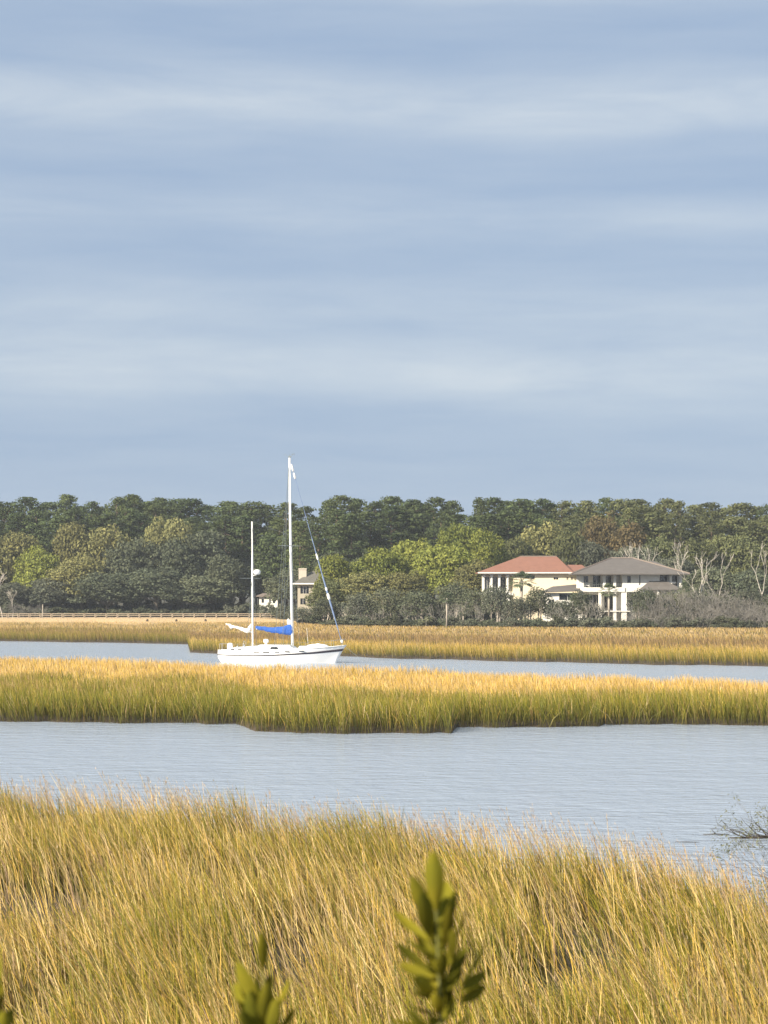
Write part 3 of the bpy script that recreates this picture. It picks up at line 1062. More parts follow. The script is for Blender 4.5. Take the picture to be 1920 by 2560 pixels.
def build_forest():
    r = random.Random(5)
    back = 'tall dark green pine in the rear row of the forest skyline'
    # skyline row: the crests read off the photograph, each with its own tree, lower ones in the dips between
    crest = [(-210, 1240, 130), (-120, 1246, 120), (-40, 1241, 130), (62, 1243, 120), (165, 1237, 105), (228, 1254, 90), (290, 1243, 100), (334, 1237, 110), (400, 1245, 105), (452, 1247, 110), (490, 1248, 120),
             (575, 1254, 140), (628, 1254, 110), (715, 1257, 130), (815, 1251, 90), (852, 1239, 110), (890, 1247, 100), (990, 1242, 120), (1040, 1250, 110), (1084, 1244, 130), (1124, 1253, 80),
             (1206, 1245, 80), (1243, 1245, 110), (1300, 1248, 130), (1356, 1248, 120), (1404, 1253, 110), (1482, 1253, 120), (1520, 1245, 110), (1562, 1248, 110), (1612, 1249, 130), (1662, 1247, 120),
             (1702, 1253, 90), (1782, 1257, 120), (1866, 1259, 130), (1925, 1260, 110), (2010, 1256, 130), (2100, 1262, 120), (2180, 1258, 120)]
    row = [(x, y, w, 0) for x, y, w in crest]
    for (xa, ya, _), (xb, yb, _) in zip(crest[:-1], crest[1:]):
        if xb - xa > 40 and not 1120 < xa < 1200:
            row.append(((xa + xb) / 2, max(ya, yb) + r.uniform(5, 14), 110, 12))
    for x, yt, w, dy in row:
        Y = (625 if x < 700 else 590 if x < 1150 else 570) + r.uniform(-10, 10) + dy
        lm = landmark(x)
        plant('pine', r.randrange(5), 'pine_tree', ('tall ' if dy == 0 else 'sunken ') + 'dark pine on the forest skyline ' + lm, 'tree', x, yt, Y, w * r.uniform(.95, 1.15),
              'oak_leaf' if (x > 1380 and r.random() < .7) else 'pine_leaf', 'bark_brown', ('tall' if dy == 0 else 'sunken') + ' skyline pines ' + lm)
    # second row, a little lower and nearer, closing the gaps
    x = -250
    while x < 2190:
        yt = float(interp(SKY, x)) + r.uniform(12, 55)
        Y = (606 if x < 700 else 560 if x < 1150 else 535) + r.uniform(-8, 8)
        olive = (x > 1380)
        lm = landmark(x)
        plant('pine', r.randrange(5), 'pine_tree', ('brownish' if olive else 'dark') + ' pine lower than the skyline row, ' + lm, 'tree', x, yt, Y, r.uniform(95, 150),
              'oak_leaf' if olive else 'pine_leaf', 'bark_brown', 'second row of pines ' + lm)
        x += r.uniform(34, 52)
    # understorey that closes the view below the crowns
    x = -250
    while x < 2190:
        Y = (598 if x < 700 else 545 if x < 1150 else 520) + r.uniform(-6, 6)
        plant('oak', r.randrange(3), 'oak_tree', 'low dark oak under the pines ' + landmark(x).replace('above', 'behind'), 'tree', x, r.uniform(1375, 1420), Y,
              r.uniform(130, 170), 'oak_dark_leaf', 'bark_grey', 'dark oaks in the shade ' + landmark(x).replace('above', 'behind'))
        x += r.uniform(88, 108)
    # third row of individuals: (px, top, distance, width px, kind, leaf, label)
    T = [
        (-70, 1335, 586, 150, 'oak', 'oak_leaf', 'olive oak at the outer left edge of the far shore'),
        (40, 1322, 590, 150, 'oak', 'olive_leaf', 'grey-brown oak above the bleached dead tree'),
        (92, 1362, 583, 120, 'oak', 'bright_leaf', 'rounded yellow-green oak behind the pole on the boardwalk'),
        (185, 1302, 594, 130, 'oak', 'olive_leaf', 'pale olive oak with a high domed crown left of the sailboat'),
        (262, 1308, 590, 150, 'oak', 'olive_leaf', 'olive green oak beside the high-domed pale oak'),
        (205, 1385, 580, 150, 'oak', 'olive_leaf', 'mid-height olive oak in front of the pale domed oaks'),
        (330, 1345, 586, 150, 'oak', 'oak_dark_leaf', 'dark oak with a wide crown left of the mizzen mast'),
        (425, 1290, 592, 130, 'oak', 'olive_leaf', 'golden-topped oak rising above the dark oaks left of the mizzen mast'),
        (455, 1335, 586, 150, 'oak', 'oak_dark_leaf', 'dark grey-green oak under the golden-topped oak'),
        (520, 1318, 590, 120, 'tallcrown', 'oak_dark_leaf', 'tall dark crowned tree just left of the mizzen mast'),
        (560, 1385, 582, 140, 'oak', 'oak_dark_leaf', 'dark oak behind the mizzen mast'),
        (270, 1430, 576, 170, 'oak', 'oak_dark_leaf', 'low spreading dark oak behind the boardwalk stumps'),
        (390, 1415, 577, 190, 'oak', 'oak_dark_leaf', 'broad dark oak hanging over the boardwalk'),
        (500, 1435, 576, 170, 'oak', 'oak_dark_leaf', 'low dark oak beside the small white house'),
        (120, 1440, 578, 140, 'oak', 'greygreen_leaf', 'grey-green oak at the left end of the boardwalk'),
        (30, 1455, 578, 120, 'oak', 'greygreen_leaf', 'grey-green oak behind the bleached dead tree'),
        (610, 1410, 590, 130, 'tallcrown', 'oak_dark_leaf', 'dark tree behind the small white house'),
        (690, 1330, 588, 130, 'tallcrown', 'pine_leaf', 'dark green tree above the small white house beside the main mast'),
        (775, 1330, 575, 120, 'tallcrown', 'pine_leaf', 'dark green tree above the chimney of the beige house'),
        (836, 1384, 478, 105, 'oak', 'bright_leaf', 'yellow-green round tree leaning over the beige house roof'),
        (832, 1442, 462, 120, 'oak', 'oak_leaf', 'olive tree hiding the right half of the beige house'),
        (950, 1362, 486, 130, 'oak', 'bright_leaf', 'yellow-green domed tree second from the beige house'),
        (905, 1428, 462, 130, 'oak', 'olive_leaf', 'olive oak under the yellow-green trees beside the beige house'),
        (1030, 1345, 492, 120, 'oak', 'bright_leaf', 'yellow-green tree between the domed tree and the tallest bright tree'),
        (1015, 1424, 462, 140, 'oak', 'olive_leaf', 'olive oak in front of the yellow-green trees'),
        (1150, 1301, 498, 150, 'oak', 'bright_leaf', 'tallest bright yellow-green tree left of the red-roofed house'),
        (1215, 1322, 492, 130, 'oak', 'bright_leaf', 'bright green tree directly above the red roof corner'),
        (1110, 1358, 478, 150, 'oak', 'bright_leaf', 'olive tree below the tallest bright tree'),
        (1190, 1396, 470, 130, 'oak', 'olive_leaf', 'green oak touching the left eave of the red-roofed house'),
        (1290, 1335, 505, 110, 'oak', 'oak_leaf', 'green oak rising behind the red roof'),
        (1355, 1305, 515, 150, 'oak', 'olive_leaf', 'wide olive oak rising behind the red roof ridge'),
        (1425, 1322, 508, 120, 'oak', 'oak_leaf', 'olive oak between the red roof and the grey roof'),
        (1505, 1276, 522, 125, 'oak', 'rust_leaf', 'rust-brown autumn tree behind the grey-roofed house'),
        (1475, 1345, 505, 120, 'oak', 'greygreen_leaf', 'grey-green oak close behind the grey roof ridge'),
        (1575, 1300, 516, 120, 'tallcrown', 'rust_leaf', 'second rust-brown tree, beside the autumn tree behind the grey roof'),
        (1585, 1362, 502, 130, 'oak', 'greygreen_leaf', 'grey oak behind the right half of the grey roof'),
        (1655, 1335, 510, 130, 'oak', 'oak_leaf', 'olive oak behind the right end of the grey roof'),
        (1690, 1385, 495, 120, 'oak', 'greygreen_leaf', 'grey-green oak at the right eave of the grey-roofed house'),
        (1745, 1345, 505, 130, 'oak', 'oak_leaf', 'green oak among the tall bare white trees'),
        (1820, 1330, 510, 130, 'oak', 'oak_leaf', 'green oak behind the forked bare white tree'),
        (1900, 1345, 508, 140, 'oak', 'oak_leaf', 'green oak behind the outermost bare white tree'),
        (1780, 1412, 478, 150, 'oak', 'oak_dark_leaf', 'dark oak between the bare white trees'),
        (1880, 1420, 474, 150, 'oak', 'oak_dark_leaf', 'dark oak behind the grey leafless thicket'),
        (2000, 1360, 500, 150, 'oak', 'oak_leaf', 'green oak beyond the outermost bare white tree'),
        (2090, 1400, 480, 160, 'oak', 'oak_dark_leaf', 'dark oak beyond the grey leafless thicket'),
    ]
    for i, (px, yt, Y, w, k, lf, lab) in enumerate(T):
        plant(k, i % (4 if k == 'oak' else 2), 'oak_tree' if k == 'oak' else 'broadleaf_tree', lab, 'tree', px, yt, Y, w * 1.12, lf)
    # small trees along the water side of the land, pale stems showing
    S = [
        (752, 1516, 456, 75, 'greygreen_leaf', 'grey bushy tree in front of the beige house'),
        (815, 1490, 441, 80, 'shrub_leaf', 'grey-green small tree right of the beige house'),
        (900, 1480, 430, 95, 'greygreen_leaf', 'small grey tree over a brown shadow on the marsh edge'),
        (965, 1465, 428, 100, 'shrub_leaf', 'small leafy tree on the marsh edge beside the leaning dead stump'),
        (1045, 1470, 424, 105, 'oak_dark_leaf', 'small dark tree beside the pale forked stump'),
        (1130, 1455, 426, 110, 'shrub_leaf', 'small green tree between the palm and the red-roofed house'),
        (1190, 1468, 420, 95, 'oak_dark_leaf', 'dark small tree at the left corner of the red-roofed house'),
        (1240, 1458, 417, 85, 'greygreen_leaf', 'small grey tree under the arched porch'),
        (1292, 1492, 413, 80, 'greygreen_leaf', 'small grey tree with pale stems below the yellow wall'),
        (1345, 1464, 416, 90, 'shrub_leaf', 'many-stemmed small tree in front of the yellow wall'),
        (1402, 1496, 414, 85, 'greygreen_leaf', 'small tree hiding the wing between the two houses'),
        (1452, 1476, 413, 70, 'oak_dark_leaf', 'dark small tree at the left corner of the grey-roofed house'),
        (1482, 1508, 415, 60, 'greygreen_leaf', 'small grey tree under the balcony of the grey-roofed house'),
        (1606, 1466, 414, 70, 'oak_dark_leaf', 'dark small tree in front of the white wall of the grey-roofed house'),
        (1650, 1482, 416, 80, 'oak_dark_leaf', 'dark small tree under the lower porch roof'),
        (1700, 1470, 418, 95, 'shrub_leaf', 'small green tree at the right corner of the grey-roofed house'),
        (1752, 1474, 414, 85, 'greygreen_leaf', 'small grey-green tree behind the thicket beside the crooked white tree'),
        (1806, 1490, 416, 80, 'shrub_leaf', 'small green tree behind the thicket at the tall forked white tree'),
        (1868, 1470, 413, 95, 'greygreen_leaf', 'small grey-green tree behind the thicket between two bare white trees'),
        (1925, 1480, 412, 90, 'shrub_leaf', 'small green tree behind the thicket at the outermost white tree'),
    ]
    for i, (px, yt, Y, w, lf, lab) in enumerate(S):
        plant('scrub', i % 3, 'small_tree', lab, 'tree', px, yt, Y, w * 1.1, lf, 'bark_pale')
    # low shrubs along the edge of the marsh
    r = random.Random(9)
    for row in (0, 1):
        x = 720
        while x < 2200:
            Y = float(far_edge(x)) + (r.uniform(1.5, 5) if row == 0 else r.uniform(20, 30))
            if (row and 1270 < x < 1640) or (row == 0 and 1490 < x < 1585 and r.random() < .6):
                x += 20
                continue
            lm = landmark(x).replace('above', 'below')
            top = (1548 + r.uniform(-14, 6)) if row == 0 else (1515 + r.uniform(-14, 14))
            plant('shrub', r.randrange(3), 'low_shrub', ('low grey-green shrub on the marsh edge ' if row == 0 else 'taller dark shrub behind the small trees ') + lm, 'shrub', x, top, Y,
                  r.uniform(45, 75) * (1 + .4 * row), r.choice(['shrub_leaf', 'greygreen_leaf', 'oak_dark_leaf'] if row == 0 else ['oak_dark_leaf', 'greygreen_leaf']), 'bark_grey',
                  ('low shrubs ' if row == 0 else 'taller shrubs ') + lm)
            x += r.uniform(24, 36) * (1 + .5 * row)
    for row in (0, 1):
        x = -240
        while x < 730:
            Y = float(far_edge(x)) + (r.uniform(1.5, 5) if row == 0 else r.uniform(14, 20))
            lm = landmark(x).replace('above', 'below')
            top = (1518 + r.uniform(-12, 8)) if row == 0 else (1500 + r.uniform(-14, 8))
            if row and 630 < x < 710:
                x += 30
                continue
            if not row and 630 < x < 710:
                top = 1508 + r.uniform(-6, 6)
            plant('shrub', r.randrange(3), 'low_shrub', ('low dark shrub behind the boardwalk ' if row == 0 else 'high dark shrub under the oaks behind the boardwalk ') + lm, 'shrub', x, top, Y,
                  r.uniform(45, 75), r.choice(['greygreen_leaf', 'oak_dark_leaf']), 'bark_grey', ('boardwalk shrubs ' if row == 0 else 'high boardwalk shrubs ') + lm)
            x += r.uniform(26, 38)
    # palms
    for i, (px, yt, Y, w, lab) in enumerate([
        (1302, 1426, 424, 84, 'cabbage palm standing in front of the arched porch of the yellow house'),
        (1522, 1456, 412, 62, 'cabbage palm in front of the grey-roofed house balcony'),
        (1117, 1478, 410, 48, 'cabbage palm with a pale trunk on the marsh edge'),
        (1712, 1450, 428, 42, 'cabbage palm beside the right corner of the grey-roofed house'),
        (1432, 1478, 418, 40, 'short cabbage palm between the yellow and white houses')]):
        plant('palm', i % 3, 'palm_tree', lab, 'palm', px, yt, Y, w, 'palm_leaf', 'bark_pale')
    # leafless thicket, right
    th = [make_thicket(4.2, 4.6, s) for s in range(3)]
    th2 = [m.copy() for m in th]
    for m in th:
        m.materials.append(MATS['twig_grey'])
    for m in th2:
        m.materials.append(MATS['twig_pale'])
    r = random.Random(3)
    for i in range(26):
        px = 1640 + (i % 13) * 30 + r.uniform(-10, 10)
        Y = float(far_edge(px)) + (3 if i < 13 else 9) + r.uniform(-1, 2)
        gz = float(land_z(px, Y))
        top = zat((1512 if i < 13 else 1482) + r.uniform(-16, 14), Y)
        s = (top - gz) / 4.4 * r.uniform(.75, 1.2)
        o = thing('leafless_thicket', ('front ' if i < 13 else 'rear ') + 'grey leafless bush of the thicket ' + landmark(px).replace('above', 'below'), 'bush', (xat(px, Y), Y, gz), r.uniform(0, 6.28),
                  'thicket ' + ('front ' if i < 13 else 'rear ') + landmark(px).replace('above', 'below'), (s * 1.1, s * 1.1, s))
        link('branches', th[i % 3], None, o)
    for i in range(11):
        px = 810 + i * 74 + r.uniform(-14, 14)
        Y = float(far_edge(px)) + r.uniform(4, 9)
        gz = float(land_z(px, Y))
        s = (zat(1503 + r.uniform(-18, 22), Y) - gz) / 4.4
        lm = landmark(px).replace('above', 'below')
        o = thing('leafless_bush', 'pale grey leafless bush among the small trees ' + lm, 'bush', (xat(px, Y), Y, gz), r.uniform(0, 6.28), 'pale leafless bushes ' + lm, (s * .8, s * .8, s))
        link('branches', th2[i % 3], None, o)
    for i, px in enumerate((8, 60, 95)):
        Y = 560 + i * 3
        o = thing('leafless_thicket', 'grey leafless twiggy bush at the left end of the boardwalk', 'bush', (xat(px, Y), Y, .6), i * 1.3,
                  'grey leafless bushes by the boardwalk', (1.2, 1.2, .9))
        link('branches', th[i % 3], None, o)
    # bleached dead trees
    D = [  # px base, y top, Y, lean, depth, label
        (1905, 1352, 432, .10, 3, 'bare white dead tree at the outer right of the far shore'),
        (1812, 1372, 428, -.25, 3, 'tall bare white tree forking high beside the thicket'),
        (1768, 1382, 434, -.45, 3, 'bare white tree leaning over the grey thicket'),
        (1736, 1376, 440, .25, 3, 'crooked bare white tree right of the grey-roofed house'),
        (1698, 1345, 470, .05, 4, 'bare pale tree standing behind the right eave of the grey roof'),
        (1560, 1352, 478, .1, 4, 'bare pale tree standing behind the grey roof ridge'),
        (1610, 1360, 480, -.1, 4, 'leafless grey tree behind the grey roof slope'),
        (8, 1410, 566, -.1, 4, 'bleached bushy dead tree at the left end of the boardwalk'),
        (30, 1470, 564, .2, 4, 'smaller bleached dead tree beside the bushy dead tree'),
        (1066, 1535, 409, -.3, 2, 'pale forked stump on the marsh edge'),
        (810, 1345, 570, -.05, 2, 'slim dead pine snag behind the furled jib'),
        (546, 1338, 592, .02, 1, 'slim bare trunk standing left of the mizzen mast')]
    for i, (px, yt, Y, ln, dp, lab) in enumerate(D):
        gz = float(land_z(px, Y))
        h = zat(yt, Y) - gz
        mb = make_bare(10, i, .55 if dp > 2 else .4, dp + (1 if 2 < dp < 4 else 0), ln, .18, (2, 2) if dp < 4 else (2, 3), .16)
        zs = max(v[2] for v in mb.v)
        s = h / zs
        o = thing('dead_tree', lab, 'dead tree', (xat(px, Y), Y, gz), 0, None, (min(s, 1.0) if dp > 2 else s * .45, s if dp > 2 else s * .45, s))
        mb.build('trunk', 'dead_wood' if i not in (10, 11) else 'bark_brown', o, True)


build_forest()


# ------------------------------------------------------------------ houses
def hip_roof(x0, x1, y0, y1, ze, xr0, xr1, yr, zr, th=.18):
    mb = MB()
    A, B, C, D = (x0, y0, ze), (x1, y0, ze), (x1, y1, ze), (x0, y1, ze)
    P, Q = (xr0, yr, zr), (xr1, yr, zr)
    mb.poly(A, B, Q, P).poly(B, C, Q).poly(C, D, P, Q).poly(D, A, P)
    a, b, c, d = [(p[0], p[1], p[2] - th) for p in (A, B, C, D)]
    mb.poly(A, a, b, B).poly(B, b, c, C).poly(C, c, d, D).poly(D, d, a, A).poly(a, d, c, b)
    return mb


def window(parent, x0, x1, z0, z1, y, fr='trim_white', bars=1, t=.07):
    m = MB()
    m.box(x0 - t, x0, y - .05, y + .03, z0 - t, z1 + t).box(x1, x1 + t, y - .05, y + .03, z0 - t, z1 + t)
    m.box(x0, x1, y - .049, y + .03, z1, z1 + t).box(x0, x1, y - .049, y + .03, z0 - t, z0)
    for k in range(bars):
        xm = x0 + (x1 - x0) * (k + 1) / (bars + 1)
        m.box(xm - .025, xm + .025, y - .04, y + .028, z0, z1)
    w = m.build('window', fr, parent)
    MB().box(x0, x1, y - .01, y + .02, z0, z1).build('pane', 'dark_glass', w)
    return w


def wall_slab(mb, x0, x1, z0, z1, yf, yb, holes=()):
    """front wall of thickness yf..yb with rectangular openings"""
    xs = sorted({x0, x1, *[h[0] for h in holes], *[h[1] for h in holes]})
    zs = sorted({z0, z1, *[h[2] for h in holes], *[h[3] for h in holes]})
    for i in range(len(xs) - 1):
        for j in range(len(zs) - 1):
            cx, cz = (xs[i] + xs[i + 1]) / 2, (zs[j] + zs[j + 1]) / 2
            if any(h[0] < cx < h[1] and h[2] < cz < h[3] for h in holes):
                continue
            mb.box(xs[i], xs[i + 1], yf, yb, zs[j], zs[j + 1])


def build_houses():
    # ---------------- yellow house with a red roof
    Y = 446.0
    g = 1.4
    X = lambda p: xat(p, Y) - xat(1310, Y)
    Z = lambda p: zat(p, Y) - g
    h = thing('red_roofed_house', 'yellow stucco house with red hip roof and arched corner porch', 'house', (xat(1310, Y), Y, g))
    ze = Z(1431)
    zc = ze - .22
    front = 0.0
    holes = [(X(1313), X(1337), Z(1447), Z(1438)), (X(1384), X(1396), Z(1449), Z(1443.5)), (X(1416.5), X(1421), Z(1450), Z(1443)), (X(1427), X(1432), Z(1450), Z(1443.5)),
             (X(1325), X(1345), Z(1528), Z(1500)), (X(1370), X(1395), Z(1528), Z(1500))]
    m = MB()
    wall_slab(m, X(1283), X(1452), -.3, zc, front, front + .3, holes)
    m.box(X(1283), X(1283) + .3, .3, 12, -.3, zc).box(X(1452) - .3, X(1452), .3, 12, -.3, zc).box(X(1283) + .3, X(1452) - .3, 11.7, 12, -.3, zc)
    m.build('wall', 'stucco_yellow', h)
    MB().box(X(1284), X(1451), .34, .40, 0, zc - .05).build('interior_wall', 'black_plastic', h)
    for hh in holes:
        window(h, *hh, .17, bars=1)
    # porch wing at the left corner: columns, arches, recessed wall
    cx = [1209.5, 1229.5, 1249, 1269.5]
    zt = zc - .02
    zs = Z(1440)
    floor_z = Z(1482)
    MB().box(X(1203), X(1283), -.15, 11.5, floor_z - .45, floor_z).build('porch_floor', 'trim_white', h)
    for c in cx:
        m = MB()
        m.tube([(X(c), .22, floor_z), (X(c), .22, zs)], [.27, .23], 10)
        m.box(X(c) - .36, X(c) + .36, -.12, .56, floor_z, floor_z + .25).box(X(c) - .33, X(c) + .33, -.1, .54, zs - .18, zs)
        m.build('column', 'trim_white', h)
    for a, b in list(zip(cx[:-1], cx[1:])) + [(1269.5, 1283)]:
        xa, xb = X(a), X(b)
        m = MB()
        n = 10
        rr = (xb - xa) / 2 - .24
        xm = (xa + xb) / 2
        top = zt
        arc = [(xm + rr * math.cos(math.pi * k / n), zs + min(rr * .75, top - zs - .12) * math.sin(math.pi * k / n)) for k in range(n + 1)]
        for k in range(n):
            (x1_, z1_), (x2_, z2_) = arc[k], arc[k + 1]
            m.poly((x1_, 0, z1_), (x2_, 0, z2_), (x2_, 0, top), (x1_, 0, top))
            m.poly((x1_, .4, z1_), (x1_, .4, top), (x2_, .4, top), (x2_, .4, z2_))
            m.poly((x1_, 0, z1_), (x1_, .4, z1_), (x2_, .4, z2_), (x2_, 0, z2_))
        m.box(xa, xa + .24, 0, .4, zs, top).box(xb - .24, xb, 0, .4, zs, top)
        m.build('arch', 'trim_white', h)
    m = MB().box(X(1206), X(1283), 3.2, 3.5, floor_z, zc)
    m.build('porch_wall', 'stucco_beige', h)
    for a, b in ((1214, 1225), (1234, 1245), (1253, 1266)):
        window(h, X(a), X(b), floor_z + .1, Z(1441), 3.18, bars=1)
    for c in (1209.5, 1249, 1269.5):
        MB().box(X(c) - .3, X(c) + .3, .0, .6, -.3, floor_z - .45).build('pier', 'stucco_white', h)
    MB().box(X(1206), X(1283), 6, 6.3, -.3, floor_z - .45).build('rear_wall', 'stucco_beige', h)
    r = hip_roof(X(1195), X(1433), -1.0, 13, ze, X(1304), X(1398), 6.0, Z(1390)).build('roof', 'roof_red', h)
    hip_roof(X(1400), X(1482), 1.5, 11, ze + .02, X(1425), X(1462), 6.2, Z(1411)).build('side_roof', 'roof_red', r)
    m = MB()
    m.tube([(X(1304), 6.0, Z(1390) + .02), (X(1398), 6.0, Z(1390) + .02)], .13, 6)
    m.build('ridge', 'roof_ridge', r)
    MB().box(X(1194), X(1434), -1.1, -.98, ze - .20, ze + .02).build('gutter', 'trim_white', h)
    # ---------------- white house with a grey roof
    Y = 440.0
    X = lambda p: xat(p, Y) - xat(1580, Y)
    Z = lambda p: zat(p, Y) - g
    h = thing('grey_roofed_house', 'white two-storey house with wide grey hip roof, columns and balcony', 'house', (xat(1580, Y), Y, g))
    ze = Z(1434.5)
    zc = ze - .25
    fb, ft = Z(1479.5), Z(1468.5)                       # balcony slab
    r = hip_roof(X(1426), X(1722), -2.0, 14, ze, X(1536), X(1592), 6.5, Z(1394)).build('roof', 'roof_grey', h)
    hip_roof(X(1560), X(1706), 1.0, 13.2, Z(1431), X(1590), X(1648), 6.7, Z(1402)).build('side_roof', 'roof_grey', r)
    m = MB()
    for a, b in (((X(1426), -2.0, ze), (X(1536), 6.5, Z(1394))), ((X(1722), -2.0, ze), (X(1592), 6.5, Z(1394))), ((X(1536), 6.5, Z(1394)), (X(1592), 6.5, Z(1394)))):
        m.tube([Vector(a) + Vector((0, 0, .03)), Vector(b) + Vector((0, 0, .03))], .15, 5)
    m.build('ridge', 'roof_ridge', r)
    LOGGIA = ((1460, 1477), (1485, 1508), (1512, 1535), (1538, 1549))  # glazing widened so its dark panes deepen the shade of the recess
    # upper storey: recessed wall on the left, flush white walls in the middle and right
    m = MB()
    wall_slab(m, X(1452), X(1556), ft, zc, 4.6, 4.85, [(X(a_), X(b_), ft, Z(1438)) for a_, b_ in LOGGIA])
    m.build('recessed_wall', 'stucco_white', h)
    for a, b in LOGGIA:
        window(h, X(a) + .08, X(b) - .08, ft + .08, Z(1438) - .08, 4.7, bars=1)
    for a in (1480, 1545):
        m = MB()
        for k in range(5):
            m.tube([(X(a) + .13 * k, 4.3 + .05 * (k % 2), ft + .05), (X(a) + .13 * k, 4.3 + .05 * (k % 2), zc - .1)], .08, 6)
        m.build('curtain', 'trim_white', h)
    MB().box(X(1450), X(1558), -.2, 4.6, zc - .002, zc + .10).build('loggia_ceiling', 'stucco_beige', h)  # darker stucco than the walls, recess shade put into its colour
    hol = [(X(1568.5), X(1577), Z(1457), Z(1440)), (X(1598), X(1601), Z(1463), Z(1437))]
    m = MB()
    wall_slab(m, X(1556), X(1650), fb, zc, 0, .28, hol)
    m.box(X(1556), X(1556) + .28, .28, 4.6, fb, zc)
    m.build('wall', 'stucco_white', h)
    for hh in hol:
        window(h, *hh, .15, bars=0)
    m = MB()
    wall_slab(m, X(1650), X(1704), fb, zc, 3.2, 3.45, [(X(1653), X(1673), Z(1456), Z(1439)), (X(1684), X(1698), Z(1465), Z(1439))])
    m.box(X(1650) - .28, X(1650), .28, 3.2, fb, zc)
    m.build('side_wall', 'stucco_white', h)
    window(h, X(1653), X(1673), Z(1456), Z(1439), 3.3, bars=2)
    window(h, X(1684), X(1698), Z(1465), Z(1439), 3.3, bars=1)
    MB().box(X(1650), X(1690), -.02, .18, Z(1458), Z(1454.5)).build('parapet', 'stucco_white', h)
    for c, w in ((1455, .33), (1511, .27), (1537, .25), (1677, .24), (1702, .26)):
        m = MB().box(X(c) - w, X(c) + w, -.05, .45, ft, zc)
        m.box(X(c) - w - .06, X(c) + w + .06, -.1, .5, zc - .22, zc - .002)
        m.build('column', 'stucco_white', h)
    MB().box(X(1442), X(1449), .5, .8, ft - .4, zc).build('side_pier', 'stucco_white', h)
    m = MB().box(X(1450), X(1562), -.25, 4.9, fb, ft)
    m.build('balcony_slab', 'stucco_white', h)
    m = MB()
    for z in (.95, .5):
        m.tube([(X(1456), .1, ft + z), (X(1556), .1, ft + z)], .025, 5)
    for k in range(21):
        xx = X(1459) + (X(1553) - X(1459)) * k / 20
        m.tube([(xx, .1, ft), (xx, .1, ft + .95)], .018, 4)
    m.build('balcony_railing', 'wire', h)
    # ground storey
    gb = Z(1527)
    m = MB()
    wall_slab(m, X(1452), X(1704), -.3, fb, 4.95, 5.2, [(X(1465), X(1508), gb + .1, Z(1486)), (X(1516), X(1546), gb + .1, Z(1486)), (X(1600), X(1625), gb + .3, Z(1492))])
    m.box(X(1452), X(1452) + .3, 5.2, 13, -.3, zc).box(X(1704) - .3, X(1704), 5.2, 13, -.3, zc).box(X(1452) + .3, X(1704) - .3, 12.7, 13, -.3, zc)
    m.build('lower_wall', 'stucco_white', h)
    for a, b, z1 in ((1466, 1507, 1487), (1517, 1545, 1487), (1600, 1625, 1492)):
        window(h, X(a), X(b), gb + .3, Z(z1), 5.05, bars=3)
    for c, w in ((1455, .33), (1500, .27), (1537, .28), (1560, .5)):
        MB().box(X(c) - w, X(c) + w, -.04, .5, -.3, fb).build('lower_column', 'stucco_white', h)
    MB().box(X(1452), X(1582), -.3, 4.9, gb - .16, gb).build('terrace_slab', 'stucco_white', h)
    MB().box(X(1630), X(1660), -.6, 2.0, -.3, Z(1508)).build('garden_wall', 'stucco_white', h)
    hip_roof(X(1598), X(1702), -2.4, 3.0, Z(1473), X(1626), X(1664), .2, Z(1451)).build('porch_roof', 'roof_grey', h)
    m = MB()
    m.box(X(1604), X(1604) + .4, -2.0, -1.6, -.3, Z(1474.5)).box(X(1696) - .4, X(1696), -2.0, -1.6, -.3, Z(1474.5)).box(X(1640), X(1645), -2.0, -1.6, -.3, Z(1474.5))
    m.build('porch_posts', 'stucco_white', h)
    # wing to the left with a low shed roof
    m = MB()
    a, b = X(1352), X(1450)
    m.poly((a, -1.0, Z(1479)), (b, -1.0, Z(1476)), (b, 3.2, Z(1460)), (a + 2.5, 3.2, Z(1466)))
    m.poly((a, -1.0, Z(1479) - .2), (a + 2.5, 3.2, Z(1466) - .2), (b, 3.2, Z(1460) - .2), (b, -1.0, Z(1476) - .2))
    m.poly((a, -1.0, Z(1479)), (a, -1.0, Z(1479) - .2), (b, -1.0, Z(1476) - .2), (b, -1.0, Z(1476)))
    m.build('wing_roof', 'roof_grey', h)
    m = MB()
    wall_slab(m, X(1358), X(1449), -.3, Z(1482), 0, .25, [(X(1398), X(1440), Z(1500), Z(1485)), (X(1372), X(1386), Z(1540), Z(1500)), (X(1405), X(1425), Z(1540), Z(1512))])
    m.build('wing_wall', 'stucco_white', h)
    for hh in ((1398, 1440, 1500, 1485), (1372, 1386, 1540, 1500), (1405, 1425, 1540, 1512)):
        window(h, X(hh[0]), X(hh[1]), Z(hh[2]), Z(hh[3]), .12, bars=1)
    # armchair on the balcony
    ch = thing('balcony_chair', 'white armchair on the balcony of the grey-roofed house', 'chair', (xat(1468, Y), Y + .9, g + ft))
    MB().box(-.5, .5, -.4, .4, .3, .5).build('seat', 'trim_white', ch)
    MB().box(-.5, .5, .28, .42, .5, 1.0).build('backrest', 'trim_white', ch)
    for s in (-1, 1):
        MB().box(s * .5 - .07, s * .5 + .07, -.4, .4, .502, .72).build('armrest', 'trim_white', ch)
        for q in (-.33, .33):
            MB().box(s * .42 - .05, s * .42 + .05, q - .05, q + .05, 0, .3).build('leg', 'trim_white', ch)
    # ---------------- beige house with a chimney, half hidden
    Y = 488.0
    g2 = 1.5
    X = lambda p: xat(p, Y) - xat(790, Y)
    Z = lambda p: zat(p, Y) - g2
    h = thing('beige_house', 'beige house with tall chimney half hidden by trees behind the main mast', 'house', (xat(790, Y), Y, g2))
    ze = Z(1458)
    r = hip_roof(X(732), X(880), -.9, 11, ze, X(802), X(835), 5, Z(1414)).build('roof', 'roof_dark', h)
